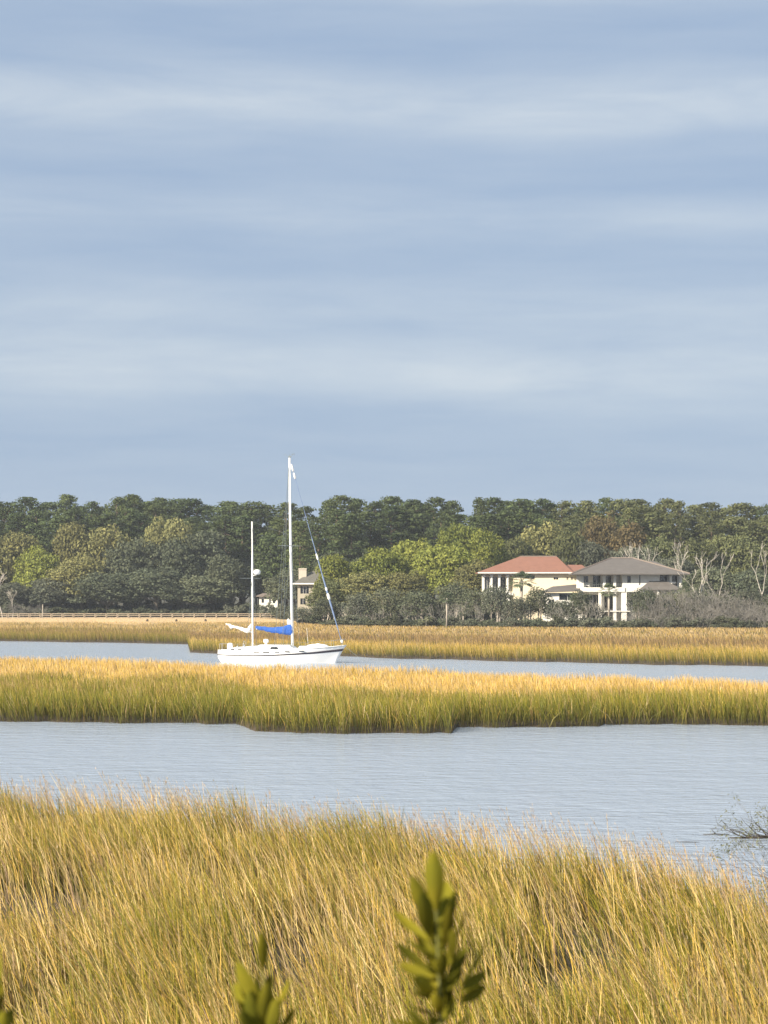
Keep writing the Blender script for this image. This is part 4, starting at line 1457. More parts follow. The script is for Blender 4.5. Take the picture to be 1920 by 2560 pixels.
    MB().box(X(731.5), X(881), -1.0, -.9, ze - .26, ze + .02).build('gutter', 'trim_white', h)
    hol = [(X(751), X(772), Z(1484), Z(1466)), (X(751), X(764), Z(1511), Z(1496)), (X(773.5), X(778.5), Z(1511), Z(1496)), (X(795), X(815), Z(1484), Z(1466))]
    m = MB()
    wall_slab(m, X(744), X(870), -.3, ze - .18, 0, .3, hol)
    m.box(X(744), X(744) + .3, .3, 10, -.3, ze - .18).box(X(870) - .3, X(870), .3, 10, -.3, ze - .18)
    m.build('wall', 'stucco_beige', h)
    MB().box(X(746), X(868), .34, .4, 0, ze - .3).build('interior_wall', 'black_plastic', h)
    for k, hh in enumerate(hol):
        window(h, *hh, .16, 'trim_white', 2 if k == 0 else 1)
    MB().box(X(781), X(784.5), -.15, -.002, -.3, ze - .2).build('pilaster', 'stucco_beige', h)
    m = MB().box(X(746), X(765.5), 1.2, 2.4, ze - .4, Z(1424))
    m.box(X(745.4), X(766.1), 1.1, 2.5, Z(1424), Z(1420.5))
    m.build('chimney', 'stone_chimney', h)
    # ---------------- small white house deep in the trees
    Y = 572.0
    X = lambda p: xat(p, Y) - xat(668, Y)
    Z = lambda p: zat(p, Y) - 1.0
    h = thing('small_white_house', 'small white low house in the shade of the trees between the two masts', 'house', (xat(668, Y), Y, 1.0))
    hol = [(X(654), X(660), Z(1507), Z(1497)), (X(673), X(677), Z(1509), Z(1498)), (X(682), X(688), Z(1508), Z(1498))]
    m = MB()
    wall_slab(m, X(648), X(694), -.3, Z(1492), 0, .3, hol)
    m.box(X(648), X(648) + .3, .3, 7, -.3, Z(1492)).box(X(694) - .3, X(694), .3, 7, -.3, Z(1492))
    m.build('wall', 'stucco_white', h)
    hip_roof(X(640), X(700), -.8, 7.5, Z(1490), X(655), X(685), 3.4, Z(1483)).build('roof', 'roof_ridge', h)
    for hh in hol:
        window(h, *hh, .16, bars=0)


build_houses()


# ------------------------------------------------------------------ boardwalk, pole and stumps on the left
def build_boardwalk():
    Y = 553.0
    o = thing('boardwalk', 'long weathered wooden boardwalk with railings along the far shore', 'boardwalk', (xat(400, Y), Y, 0))
    X = lambda p: xat(p, Y) - xat(400, Y)
    zd = zat(1543.0, Y)
    zr = zat(1534.5, Y)
    x0, x1 = X(-120), X(790)
    MB().box(x0, x1, -.8, .8, zd - .12, zd).build('deck', 'dock_wood', o)
    for y in (-.86, .86):
        for z, t in ((zr, .07), ((zr + zd) / 2, .05)):
            MB().box(x0, x1, y - .04, y + .04, z - t, z + t).build('rail', 'dock_wood', o)
    pm = MB().box(-.07, .07, -.07, .07, 0, zr + .5).mesh('post')
    pm.materials.append(MATS['dock_wood'])
    n = int((x1 - x0) / 2.6)
    for k in range(n + 1):
        xx = x0 + .2 + (x1 - x0 - .4) * k / n
        for y in (-1.0, 1.0):
            link('post', pm, None, o, (xx, y, -.45))
    p = thing('marker_pole', 'pale upright wooden pole standing by the left part of the boardwalk', 'pole', (xat(107, 548), 548, .5))
    MB().tube([(0, 0, -.4), (.02, 0, 1.5), (0, 0, zat(1512, 548) - .5)], [.11, .10, .09], 7).build('shaft', 'bark_pale', p, True)
    MB().box(-.14, .14, -.14, .14, zat(1512, 548) - .5, zat(1512, 548) - .42).build('cap', 'bark_pale', p)
    for i, (px, lab) in enumerate(((368, 'dark weathered stump on the sandy flat below the domed oaks'), (441, 'dark weathered stump on the sandy flat in the middle of three'),
                                   (514, 'dark weathered stump on the sandy flat nearest the mizzen mast'))):
        Yb = 490.0
        random.seed(50 + i)
        m = MB()
        s = thing('weathered_stump', lab, 'stump', (xat(px, Yb), Yb, .55), i * .8)
        m.tube([(0, 0, -.1), (.05, 0, .35), (.10 - .05 * i, .02, .62)], [.30, .24, .17], 8)
        m.build('trunk', 'twig_dark', s, True)
        MB().tube([(0, 0, .05), (.28, .1, .12), (.5, .15, .02)], [.12, .09, .04], 6).tube([(0, 0, .05), (-.25, -.1, .12), (-.45, -.1, .0)], [.12, .08, .04], 6).build('roots', 'twig_dark', s, True)


build_boardwalk()


# ------------------------------------------------------------------ the ketch
def build_boat():
    Y = 226.0
    K = F / Y                                # photo pixels per metre out there
    yaw = R(-9)                              # bow a little towards the camera
    cxp = 706.0
    root = thing('sailboat', 'white two-masted sailboat with dark stripe and blue boom cover anchored beyond the island', 'sailboat', (xat(cxp, Y), Y, 0), yaw)
    cy = math.cos(yaw)
    X = lambda p: (p - cxp) / K / cy
    Z = lambda p: (1660.0 - p) / K
    xs, xb = X(547.0), X(866)               # stern, bow tip

    def sheer(t):
        return float(np.interp(t, [0, .15, .35, .55, .75, .9, 1], [1.24, 1.20, 1.22, 1.30, 1.44, 1.60, 1.74]))

    def beam(t):
        return float(np.interp(t, [0, .04, .1, .25, .45, .6, .75, .88, .96, 1], [.75, 1.25, 1.55, 1.92, 2.08, 2.0, 1.65, .95, .38, .05]))

    def xpos(t, z):
        # rounded stern tucks in low down; raked stem
        xs_ = xs + .14 * max(0, z - .75) ** 2 + (.36 * (max(0, .75 - z) / .75) ** 2)
        f = min(max(z / 1.74, -.4), 1)
        xb_ = xb - 1.02 * (1 - f) ** .85 if f < 1 else xb
        return xs_ + t * (xb_ - xs_)

    def halfw(t, z):
        zs = sheer(t)
        B = beam(t)
        wl = B * float(np.interp(t, [0, .1, .3, .6, .85, 1], [.78, .88, .94, .90, .62, .25]))
        if z >= 0:
            f = min(1, z / zs)
            return wl + (B - wl) * f ** .8
        return wl * max(0.02, 1 - (-z / .75) ** 2) ** .5

    def ring(t, zlo=None, zhi=None, off=0.0, n=9, low=-.7):
        zs = sheer(t) if zhi is None else zhi
        zl = low if zlo is None else zlo
        R_ = []
        for k in range(n):
            z = zl + (zs - zl) * k / (n - 1)
            R_.append((xpos(t, z), -(halfw(t, z) + off), z))
        for k in reversed(range(n)):
            z = zl + (zs - zl) * k / (n - 1)
            R_.append((xpos(t, z), (halfw(t, z) + off), z))
        return R_
    ts = [0, .012, .03, .06, .1, .16, .24, .32, .4, .48, .56, .64, .72, .8, .86, .91, .95, .98, 1]
    m = MB()
    m.loft([ring(t, n=12) for t in ts], closed=True, caps=True)
    m.build('hull', 'gelcoat', root, True)
    # dark band between two heights along the topsides
    m = MB()

    def band(t):
        mid = float(np.interp(t, [0, .15, .33, .5, .67, .8, .93, 1], [.80, .76, .74, .80, .92, 1.03, 1.20, 1.30]))
        th = float(np.interp(t, [0, .4, .7, .9, 1], [.10, .11, .15, .22, .25]))
        return mid - th / 2, mid + th / 2
    for sgn in (-1, 1):
        rr = []
        for t in ts:
            lo, hi = band(t)
            rr.append([(xpos(t, z) + (.012 if t > .97 else -.012 if t < .02 else 0), sgn * (halfw(t, z) + o), z) for z, o in ((lo, .003), (lo, .018), (hi, .018), (hi, .003))])
        m.loft(rr, closed=False, caps=False)
    m.build('hull_stripe', 'navy', root, True)
    m = MB()
    for sgn in (-1, 1):
        pts = [(xpos(t, sheer(t)), sgn * (halfw(t, sheer(t)) + .01), sheer(t) + .02) for t in ts]
        m.tube(pts, .035, 6)
    m.build('toe_rail', 'spar_white', root, True)
    # topside ports
    for p, w in ((652, 16), (676, 16), (703, 11), (728, 12), (763, 13)):
        x = X(p)
        t = (x - xs) / (xb - xs)
        z = float(np.interp(p, [640, 770], [1.02, 1.22]))
        for sgn in (-1, 1):
            m = MB()
            hw = w / K / 2
            ys = halfw(t, z)
            m.box(x - hw, x + hw, sgn * ys - .03, sgn * ys + .03, z - .045, z + .045)
            m.build('porthole', 'dark_glass', root)
    # deck, coachroof, cockpit coaming, foredeck hump
    m = MB()
    for a, b in zip(ts[:-1], ts[1:]):
        za, zb = sheer(a) + .005, sheer(b) + .005
        xa, xb2 = xpos(a, za), xpos(b, zb)
        m.poly((xa, -halfw(a, za), za), (xb2, -halfw(b, zb), zb), (xb2, halfw(b, zb), zb + 0), (xa, halfw(a, za), za))
    m.build('deck', 'gelcoat', root, True)

    def house(p0, p1, q0, q1, zb_, zt_, w0, w1, inset=.12):
        """low cabin: base from p0..p1, top from q0..q1 px, half widths w0 (aft) .. w1 (forward)"""
        x0, x1, a0, a1 = X(p0), X(p1), X(q0), X(q1)
        n = 8
        rings = []
        for k in range(n + 1):
            f = k / n
            xb_, xt_ = x0 + (x1 - x0) * f, a0 + (a1 - a0) * f
            w = w0 + (w1 - w0) * f
            zz = zt_[0] + (zt_[1] - zt_[0]) * f
            bb = zb_[0] + (zb_[1] - zb_[0]) * f
            rings.append([(xb_, -w, bb), (xt_, -(w - inset), zz - .06), (xt_, -(w - inset - .12), zz), (xt_, 0, zz + .05), (xt_, (w - inset - .12), zz), (xt_, (w - inset), zz - .06), (xb_, w, bb)])
        return MB().loft(rings, closed=True, caps=True)
    c = house(648, 748, 652, 728, (1.15, 1.28), (1.76, 1.74), 1.35, 1.15).build('coachroof', 'gelcoat', root, False)
    house(583, 652, 588, 650, (1.10, 1.15), (1.50, 1.66), 1.35, 1.40, .08).build('cockpit_coaming', 'gelcoat', root, False)
    house(748, 828, 752, 800, (1.28, 1.42), (1.64, 1.60), 1.05, .55).build('forward_cabin', 'gelcoat', root, False)
    # upturned dinghy lashed on the foredeck
    rings = []
    for k in range(11):
        f = k / 10
        w = .62 * math.sin(math.pi * min(1, .12 + f * .88)) ** .6 + .02
        hh = .34 * math.sin(math.pi * (.08 + f * .86)) ** .5
        x = X(768) + (X(822) - X(768)) * f
        rings.append([(x, w * math.cos(a), 1.56 + hh * math.sin(a)) for a in [math.pi * j / 8 for j in range(9)]])
    dg = thing('dinghy', 'upturned white dinghy lashed on the foredeck of the sailboat', 'dinghy', (0, 0, 0))
    dg.location = root.location
    dg.rotation_euler = root.rotation_euler
    MB().loft(rings, closed=True, caps=True).build('hull', 'gelcoat', dg, True)
    MB().tube([(X(768), 0, 1.60), (X(795), 0, 1.925), (X(822), 0, 1.62)], .025, 5).build('keel', 'spar_white', dg)
    # cabin windows
    for sgn in (-1, 1):
        w = 1.36
        m = MB()
        x0, x1 = X(684), X(699)
        y = sgn * (1.27)
        m.poly((x0 - .12, y + sgn * .045, 1.40), (x1 + .12, y + sgn * .035, 1.40), (x1, y - sgn * .02, 1.60), (x0 + .05, y - sgn * .02, 1.60))
        m.poly((x0 - .12, y + sgn * .015, 1.40), (x0 + .05, y - sgn * .05, 1.60), (x1, y - sgn * .05, 1.60), (x1 + .12, y + sgn * .005, 1.40))
        m.build('cabin_window', 'dark_glass', c)
        for p in (588, 605):
            MB().box(X(p) - .16, X(p) + .16, sgn * 1.33 - .05, sgn * 1.33 + .05, 1.31, 1.39).build('coaming_window', 'dark_glass', root)
    # masts
    zdk = 1.68
    top = Z(1148)
    m = MB()
    m.tube([(X(732), 0, .9), (X(729), 0, 7), (X(725.5), 0, 14), (X(723.5), 0, top)], [.135, .135, .125, .10], 10)
    mast = m.build('main_mast', 'spar_white', root, True)
    mtop = Z(1307)
    m = MB().tube([(X(631.5), 0, .9), (X(630.5), 0, 7), (X(629), 0, mtop)], [.095, .09, .07], 10)
    mizz = m.build('mizzen_mast', 'spar_white', root, True)
    # masthead gear
    m = MB()
    m.tube([(X(723.5), 0, top), (X(723), 0, top + .42)], .02, 5).tube([(X(722), 0, top + .1), (X(712), 0, top + .34), (X(708), 0, top + .30)], .015, 5)
    m.tube([(X(725), 0, top + .05), (X(733), 0, top + .35)], .015, 5).tube([(X(728), 0, top + .33), (X(736), 0, top + .42), (X(736), 0, top + .25)], .025, 5)
    m.box(X(720), X(728), -.08, .08, top + .08, top + .16)
    m.build('masthead_gear', 'wire', mast)
    # spreaders and standing rigging
    zsp = Z(1368)
    m = MB().tube([(X(727) - .25, -1.35, zsp), (X(727), 0, zsp + .05), (X(727) - .25, 1.35, zsp)], [.025, .05, .025], 6)
    m.tube([(X(695), 0, zsp + .02), (X(727), 0, zsp), (X(752), 0, zsp - .02)], [.02, .035, .02], 5)
    m.build('spreader', 'wire', mast)
    zms = Z(1449)
    MB().tube([(X(600), -.4, zms), (X(630), 0, zms), (X(650), .4, zms)], [.02, .035, .02], 6).build('spreader', 'wire', mizz)

    def stay(a, b, r=.014, parent=root, mt='wire'):
        MB().tube([a, b], r, 4).build('stay', mt, parent)
    mt_ = (X(723.5), 0, top - .1)
    for sgn in (-1, 1):
        sp = (X(727) - .25, sgn * 1.35, zsp)
        stay(mt_, sp)
        stay(sp, (X(718), sgn * 1.9, 1.3))
        stay((X(727), 0, zsp), (X(742), sgn * 1.85, 1.32))
        stay((X(727), 0, zsp), (X(712), sgn * 1.85, 1.3))
        stay((X(629), 0, mtop - .1), (X(633), sgn * 1.55, 1.2))
        stay((X(630), 0, zms), (X(622), sgn * 1.5, 1.2))
    stay(mt_, (X(690), 1.3, 1.4))
    stay(mt_, (X(692), -1.3, 1.4))
    stay((X(629), 0, mtop), (X(726), 0, top * .62), .008)
    # furled jib on its forestay: dark strip with pale bunches
    a, b = Vector((X(726), 0, top - .35)), Vector((X(856), 0, Z(1612)))
    pts, rad = [], []
    for k in range(41):
        f = k / 40
        pts.append(a.lerp(b, f) + Vector((0, 0, -.15 * math.sin(math.pi * f))))
        rad.append(.026 + .070 * math.exp(-((f - .74) / .15) ** 2) + .012 * math.sin(k * 2.3) + (.015 if .4 < f < .6 else 0))
    jb = MB().tube(pts, rad, 8).build('furled_jib', 'jib_blue', root, True)
    for f0, f1, r in ((.015, .055, .10), (.062, .095, .11), (.50, .535, .10), (.685, .705, .12), (.72, .755, .155)):
        q = [a.lerp(b, f0 + (f1 - f0) * k / 4) + Vector((0, 0, -.15 * math.sin(math.pi * (f0 + (f1 - f0) * k / 4)))) for k in range(5)]
        MB().tube(q, [r * .6, r, r * .95, r, r * .55], 8).build('sail_bunch', 'sailcloth', jb, True)
    # booms, blue cover, loose white mizzen sail
    zb = Z(1582)
    bm = MB().tube([(X(730), 0, zb - .15), (X(640), 0, Z(1575))], [.07, .06], 8).build('main_boom', 'spar_white', root, True)
    rings = []
    prof = [(639, 1568.5, 1577, .10), (648, 1568.5, 1579, .14), (660, 1569.5, 1581, .16), (672, 1571, 1584, .18), (684, 1571, 1586.5, .2), (696, 1570, 1588, .22), (708, 1569, 1590, .24),
            (716, 1566, 1591, .24), (722, 1563, 1592, .22), (729, 1562, 1592.5, .20), (732, 1563, 1592, .16)]
    rr = random.Random(4)
    fine = []
    for (pa, ya, yb, wa), (pc, yc, yd, wc) in zip(prof[:-1], prof[1:]):
        for k in range(3):
            f = k / 3
            fine.append((pa + (pc - pa) * f, ya + (yc - ya) * f + rr.uniform(-.7, .7), yb + (yd - yb) * f + rr.uniform(-1.1, .5), wa + (wc - wa) * f))
    for p, y0, y1, w in fine + [prof[-1]]:
        zc_, hh = (Z(y0) + Z(y1)) / 2, (Z(y0) - Z(y1)) / 2
        rings.append([(X(p), w * math.cos(t_) * rr.uniform(.72, 1.2), zc_ + hh * math.sin(t_) * rr.uniform(.92, 1.05)) for t_ in [2 * math.pi * j / 10 for j in range(10)]])
    MB().loft(rings).build('blue_sail_cover', 'canvas_blue', root, True)
    rings = []
    for p, y0, y1, w in ((718, 1553, 1564, .12), (720.5, 1549, 1566, .17), (724, 1552, 1566, .18), (729, 1557, 1567, .14)):
        zc_, hh = (Z(y0) + Z(y1)) / 2, (Z(y0) - Z(y1)) / 2
        rings.append([(X(p), w * math.cos(t_), zc_ + hh * math.sin(t_)) for t_ in [2 * math.pi * j / 8 for j in range(8)]])
    MB().loft(rings).build('headboard_sail', 'sailcloth', root, True)
    MB().tube([(X(630), 0, Z(1584)), (X(600), 0, Z(1577)), (X(564), 0, Z(1564))], [.06, .055, .045], 7).build('mizzen_boom', 'spar_white', root, True)
    rings = []
    mz = ((563, 1562, 1564.5, .05), (570, 1563, 1567.5, .10), (575, 1563.5, 1575, .14), (581, 1567, 1574, .10), (588, 1568, 1573, .12), (598, 1570, 1578, .15), (608, 1573, 1583, .17),
          (616, 1575, 1586, .18), (621, 1570, 1585, .18), (626, 1563, 1580, .15), (629, 1561, 1570, .10))
    for (pa, ya, yb, wa), (pc, yc, yd, wc) in zip(mz[:-1], mz[1:]):
        for k in range(3):
            f = k / 3
            y0, y1, w = ya + (yc - ya) * f + rr.uniform(-1, .6), yb + (yd - yb) * f + rr.uniform(-.6, 1.2), wa + (wc - wa) * f
            zc_, hh = (Z(y0) + Z(y1)) / 2, (Z(y0) - Z(y1)) / 2
            rings.append([(X(pa + (pc - pa) * f), w * math.cos(t_) * rr.uniform(.6, 1.25), zc_ + hh * math.sin(t_) * rr.uniform(.8, 1.1)) for t_ in [2 * math.pi * j / 10 for j in range(10)]])
    MB().loft(rings).build('bundled_mizzen_sail', 'sailcloth', root, True)
    # radar dome on its bracket
    zr = Z(1434.5)
    rd = MB()
    prof = [(.02, .30), (.20, .28), (.33, .18), (.36, .05), (.34, -.10), (.20, -.20), (.02, -.21)]
    rd.loft([[(X(642) + r * math.cos(2 * math.pi * j / 14), r * math.sin(2 * math.pi * j / 14), zr + z) for j in range(14)] for r, z in prof])
    rdo = rd.build('radar_dome', 'gelcoat', mizz, True)
    MB().tube([(X(630.5), 0, zr - .35), (X(636), 0, zr - .26), (X(642), 0, zr - .22)], .035, 6).build('bracket', 'spar_white', rdo)
    # deck gear: outboard at the stern, binnacle, vents, windlass ball
    ob = MB()
    ob.loft([[(X(574.5) + dx * s, dy * s, z) for dx, dy in ((-.26, -.2), (.22, -.2), (.28, 0), (.22, .2), (-.26, .2), (-.3, 0))] for s, z in ((.8, 1.24), (1.0, 1.34), (1.02, 1.68), (.85, 1.88), (.5, 1.94))])
    ob.tube([(X(573), 0, .95), (X(573), 0, 1.3)], .1, 6)
    ob.build('outboard_motor', 'gelcoat', root, True)
    bn = MB().tube([(X(665), 0, 1.60), (X(665), 0, 2.0)], [.14, .11], 8)
    bn.loft([[(X(665) + r * math.cos(2 * math.pi * j / 10), .6 * r * math.sin(2 * math.pi * j / 10), z) for j in range(10)] for r, z in ((.12, 1.95), (.26, 2.02), (.28, 2.2), (.24, 2.3), (.1, 2.34))])
    bn.build('deck_vent', 'gelcoat', root, True)
    MB().tube([(X(855), 0, 2.0), (X(855), 0, 2.18), (X(856), 0, 2.28)], [.1, .15, .05], 8).build('bow_light', 'gelcoat', root, True)
    wm = MB()
    wr = [(X(610) + .02 * math.sin(j), .42 * math.cos(2 * math.pi * j / 18), 1.80 + .36 * math.sin(2 * math.pi * j / 18)) for j in range(19)]
    wm.tube(wr, .022, 5).tube([(X(612), 0, 1.3), (X(610), 0, 1.80)], [.09, .05], 6)
    wm.build('steering_wheel', 'steel', root, True)
    for p in (600, 617, 640):
        MB().tube([(X(p), -1.22, 1.52), (X(p), -1.22, 1.70)], [.09, .06], 8).build('winch', 'steel', root, True)
    MB().tube([(X(776), -1.0, 1.5), (X(772), -1.0, Z(1572))], .014, 5).build('whisker_pole', 'spar_white', root)
    # stanchions, lifelines, pulpit, pushpit
    stm = []
    for sgn in (-1, 1):
        pts = []
        for t in (.04, .12, .22, .32, .42, .52, .62, .72, .82, .9):
            z = sheer(t)
            x, y = xpos(t, z), sgn * (halfw(t, z) - .06)
            MB().tube([(x, y, z), (x, y, z + .62)], .014, 5).build('stanchion', 'steel', root)
            pts.append((x, y, z + .62))
        MB().tube(pts, .006, 4).build('lifeline', 'wire', root)
        MB().tube([(p[0], p[1], p[2] - .3) for p in pts], .006, 4).build('lifeline', 'wire', root)
    z = sheer(.95)
    tb = xpos(.9, z)
    pl = MB().tube([(tb, -.85, 1.6 + .62), (xb - .45, -.4, 2.32), (xb - .1, 0, 2.36), (xb - .45, .4, 2.32), (tb, .85, 1.6 + .62)], .016, 5)
    pl.tube([(xb - .45, -.35, 1.7), (xb - .45, -.4, 2.32)], .016, 5).tube([(xb - .45, .35, 1.7), (xb - .45, .4, 2.32)], .016, 5)
    pl.build('bow_pulpit', 'steel', root)
    ps = MB().tube([(xpos(.04, 1.2), -1.1, 1.86), (xs + .15, -.6, 1.86), (xs + .12, 0, 1.86), (xs + .15, .6, 1.86), (xpos(.04, 1.2), 1.1, 1.86)], .016, 5)
    ps.tube([(xs + .15, -.6, 1.24), (xs + .15, -.6, 1.86)], .016, 5).tube([(xs + .15, .6, 1.24), (xs + .15, .6, 1.86)], .016, 5)
    ps.build('stern_rail', 'steel', root)
    MB().tube([(xb - .1, 0, 1.62), (xb + 1.3, -.2, .55), (xb + 3.0, -.4, -.3)], .015, 5).build('anchor_rode', 'wire', root)
    # rudder and keel below the water
    MB().box(xs + .3, xs + 1.0, -.05, .05, -1.2, -.1).build('rudder', 'antifoul', root)


build_boat()


# ------------------------------------------------------------------ driftwood and twiggy shrub at the right
def build_driftwood():
    random.seed(61)
    Y = 65.0
    o = thing('fallen_branch', 'dark fallen branch lying in the shallow water by the near grass', 'driftwood', (xat(1915, Y), Y, 0), 0, None, (.8, .8, .6))
    m = MB()
    m.tube([(.9, 0, .06), (.2, .1, .10), (-.35, 0, .07), (-1.0, .1, .03), (-1.35, .0, .05)], [.09, .08, .06, .04, .02], 7)
    m.build('trunk', 'twig_dark', o, True)
    m = MB()
    for k in range(24):
        x = -.9 + k * .1
        d = Vector((random.uniform(-1.0, -.3), random.uniform(-.4, .4), random.uniform(.15, .7)))
        limb(m, (x, 0, .08), d, random.uniform(.4, .9), .022, 2, .5, .7, .15, .02, (1, 2), None, .005, 5)
    m.build('branches', 'twig_dark', o, True)
    o2 = thing('floating_stick', 'short dark stick lying on the water left of the fallen branch', 'driftwood', (xat(1785, 66), 66, 0))
    MB().tube([(-.35, 0, .015), (.0, .02, .03), (.4, 0, .02)], [.008, .018, .01], 5).tube([(0, 0, .03), (-.1, 0, .16)], [.01, .006], 4).build('trunk', 'twig_dark', o2, True)
    o3 = thing('floating_stick', 'thin dark stick lying on the water beside the grass tips', 'driftwood', (xat(1710, 64), 64, 0), .1)
    MB().tube([(-.30, 0, .03), (.0, .02, .02), (.4, 0, .01)], [.006, .012, .006], 5).build('trunk', 'twig_dark', o3, True)
    # wispy shrub growing at the water's edge, mostly out of the frame
    for i, (px, Yq, H, ln, lab) in enumerate(((1990, 52, 2.6, -.35, 'wispy green twiggy shrub at the right edge above the fallen branch'),
                                              (1925, 44.5, 1.4, -.25, 'wispy green shrub at the corner of the near grass by the water'),
                                              (2010, 47, 2.6, -.2, 'tall wispy shrub beyond the right edge of the near grass'))):
        random.seed(70 + i)
        o = thing('wispy_shrub', lab, 'shrub', (xat(px, Yq), Yq, .05))
        m = MB()
        tips = []
        for k in range(9):
            d = Vector((random.gauss(ln, .35), random.gauss(0, .3), 1))
            limb(m, (random.gauss(0, .1), random.gauss(0, .1), -.1), d, H * .36, .016, 3, .38, .72, .10, .02, (2, 2), tips, .003, 4)
        m.build('branches', 'twig_grey', o, True)
        P = np.array([np.array(t) + rng.normal(0, .09, 3) for t in tips for q in range(9)])
        Nn = rng.normal(0, 1, P.shape)
        V, Fc = cards(P, Nn, .075, .28)
        link('foliage', np_mesh('foliage', V, Fc), 'olive_leaf' if i != 2 else 'shrub_leaf', o)


build_driftwood()


# ------------------------------------------------------------------ leafy shoots right in front of the camera
def leaf_shape(width):
    """a thick obovate leaf, unit length along +Z, slightly cupped, with a raised midrib"""
    V, Fc = [], []
    n = 9
    for k in range(n):
        t = k / (n - 1)
        w = width * (math.sin(math.pi * min(1, t ** 1.25 * .93 + .04)) ** .75) * .5 + .006
        y = -.10 * math.sin(t * math.pi * .6) + .12 * t * t
        V += [(-w, y + w * .35, t), (-w * .5, y + w * .10, t), (0, y - .012, t), (w * .5, y + w * .10, t), (w, y + w * .35, t)]
    for k in range(n - 1):
        for s in range(4):
            a = k * 5 + s
            Fc.append((a, a + 1, a + 6, a + 5))
    # underside gives the leaf its thickness
    off = len(V)
    V += [(x, y + .012, z) for x, y, z in V[:off]]
    Fc += [tuple(off + i for i in reversed(f)) for f in Fc]
    me = np_mesh('leaf', V, Fc, smooth=True)
    me.materials.append(MATS['near_leaf'])
    return me


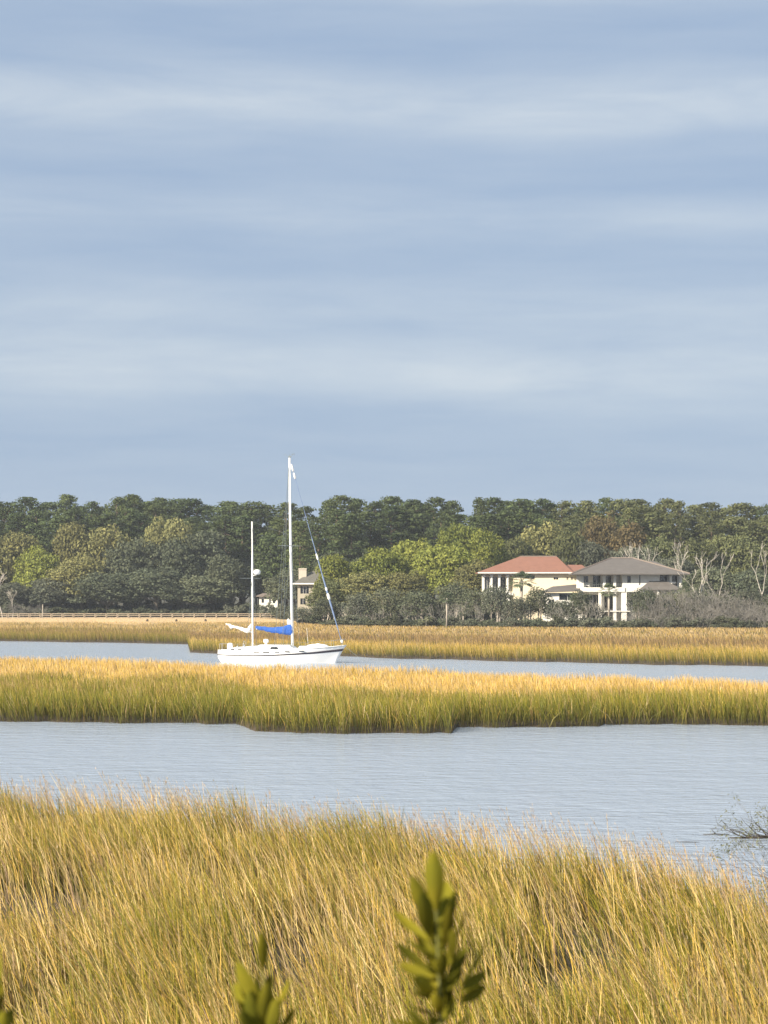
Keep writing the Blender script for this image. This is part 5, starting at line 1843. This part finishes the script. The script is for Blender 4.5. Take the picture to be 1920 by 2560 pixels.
def build_shoots():
    shapes = [leaf_shape(w) for w in (.22, .30, .38)]
    Yp = 4.1
    specs = [
        ('leafy shoot with upright thick green leaves, the taller one rising before the grass', 1098, [
            (1083, 2132, 1090, 2275, 1), (1030, 2192, 1072, 2300, 1), (1118, 2205, 1105, 2320, 2), (1138, 2228, 1112, 2330, 0), (984, 2282, 1076, 2352, 0), (1168, 2277, 1128, 2365, 0),
            (1056, 2235, 1080, 2345, 2), (1100, 2270, 1093, 2390, 2), (1014, 2350, 1090, 2400, 1), (1040, 2335, 1095, 2420, 2), (990, 2360, 1075, 2425, 0), (1140, 2350, 1108, 2430, 1),
            (1217, 2357, 1150, 2465, 1), (1212, 2432, 1150, 2480, 1), (1165, 2370, 1120, 2450, 1), (1000, 2412, 1085, 2445, 1), (1020, 2445, 1090, 2470, 1), (1030, 2480, 1095, 2500, 1),
            (1185, 2470, 1130, 2500, 0), (1150, 2415, 1112, 2480, 2), (1075, 2400, 1100, 2490, 2), (1032, 2520, 1098, 2535, 1), (980, 2555, 1090, 2570, 1), (1120, 2440, 1105, 2530, 2),
            (1020, 2528, 1085, 2590, 1), (1175, 2540, 1110, 2590, 1), (1060, 2460, 1100, 2540, 1), (1000, 2590, 1095, 2620, 1), (1190, 2590, 1110, 2640, 1), (1040, 2610, 1100, 2680, 2), (1160, 2630, 1108, 2700, 2)]),
        ('leafy shoot with broad green leaves, the shorter one beside the taller shoot', 660, [
            (655, 2333, 659, 2425, 0), (592, 2407, 648, 2525, 1), (676, 2440, 662, 2530, 2), (728, 2446, 680, 2545, 0), (587, 2460, 645, 2560, 1), (742, 2520, 690, 2590, 1),
            (590, 2500, 645, 2590, 1), (640, 2430, 655, 2530, 1), (690, 2500, 668, 2590, 1), (625, 2480, 652, 2590, 2), (700, 2560, 672, 2640, 2), (610, 2560, 650, 2650, 2), (660, 2520, 660, 2630, 2)]),
        ('leafy shoot at the far left, only its upper leaves reaching over the grass', -15, [
            (3, 2395, -8, 2500, 1), (-30, 2430, -20, 2530, 1), (10, 2460, -8, 2560, 1), (32, 2522, 0, 2600, 1), (-50, 2480, -25, 2580, 2), (12, 2530, -5, 2640, 2), (-70, 2560, -25, 2640, 1)]),
    ]
    for lab, sx, leaves in specs:
        rr = random.Random(sx)
        foot_z = float(bank_z(Yp)) - .02
        o = thing('leafy_shoot', lab, 'plant', (xat(sx, Yp) + .02, Yp, foot_z))
        org = o.location.copy()
        top = at(leaves[0][2], leaves[0][3], Yp)
        mid = at(leaves[-1][2], leaves[-1][3], Yp)
        MB().tube([Vector((0, 0, -.05)), Vector((.01, .01, .35)), mid - org, top - org], [.007, .006, .004, .002], 6).build('stem', 'near_stem', o, True)
        for (tx, ty, bx, by, w) in leaves:
            dpt = rr.uniform(-.055, .055)
            b = at(bx, by, Yp) - org
            t = at(tx, ty, Yp + dpt) - org
            axis = t - b
            L = axis.length
            q = axis.to_track_quat('Z', 'Y')
            lf = link('leaf', shapes[w], None, o)
            lf.rotation_mode = 'QUATERNION'
            lf.rotation_quaternion = q @ Quaternion((0, 0, 1), rr.uniform(-1.1, 1.1))
            lf.location = b
            lf.scale = (L, L, L)
        for (tx, ty, bx, by, w) in leaves[1::2]:
            dpt = rr.choice((-1, 1)) * rr.uniform(.03, .07)
            b = at(bx + rr.uniform(-6, 6), by + rr.uniform(10, 40), Yp) - org
            t = at(tx * .55 + bx * .45 + rr.uniform(-34, 34), ty * .75 + by * .25 + rr.uniform(0, 30), Yp + dpt) - org
            q = (t - b).to_track_quat('Z', 'Y')
            L = max((t - b).length, .05)
            lf = link('leaf', shapes[rr.randrange(3)], None, o)
            lf.rotation_mode = 'QUATERNION'
            lf.rotation_quaternion = q @ Quaternion((0, 0, 1), rr.uniform(-1.5, 1.5))
            lf.location = b
            lf.scale = (L, L, L)
        # lower leaves down the stem, below what the photograph shows
        for k in range(22):
            z = .12 + .028 * k
            a = k * 2.4
            d = Vector((math.cos(a) * .7, math.sin(a) * .7, .75))
            lf = link('leaf', shapes[k % 3], None, o)
            lf.rotation_mode = 'QUATERNION'
            lf.rotation_quaternion = d.to_track_quat('Z', 'Y')
            lf.location = (0.006, 0.006, z)
            lf.scale = (.075,) * 3


build_shoots()


# ------------------------------------------------------------------ thin marine haze
def build_haze():
    m = bpy.data.materials.new('haze')
    m.use_nodes = True
    t = m.node_tree
    t.nodes.clear()
    v = N(t, 'ShaderNodeVolumePrincipled')
    v.inputs['Color'].default_value = (0.80, 0.88, 1.0, 1)
    v.inputs['Density'].default_value = 0.00013
    v.inputs['Anisotropy'].default_value = 0.0
    o = N(t, 'ShaderNodeOutputMaterial')
    t.links.new(v.outputs[0], o.inputs['Volume'])
    MATS['haze'] = m
    b = MB().box(-9100, 9100, -9100, 9100, -2.8, 46).build('haze', 'haze')
    tag(b, 'thin pale sea air softening the far shore', kind='stuff')


build_haze()
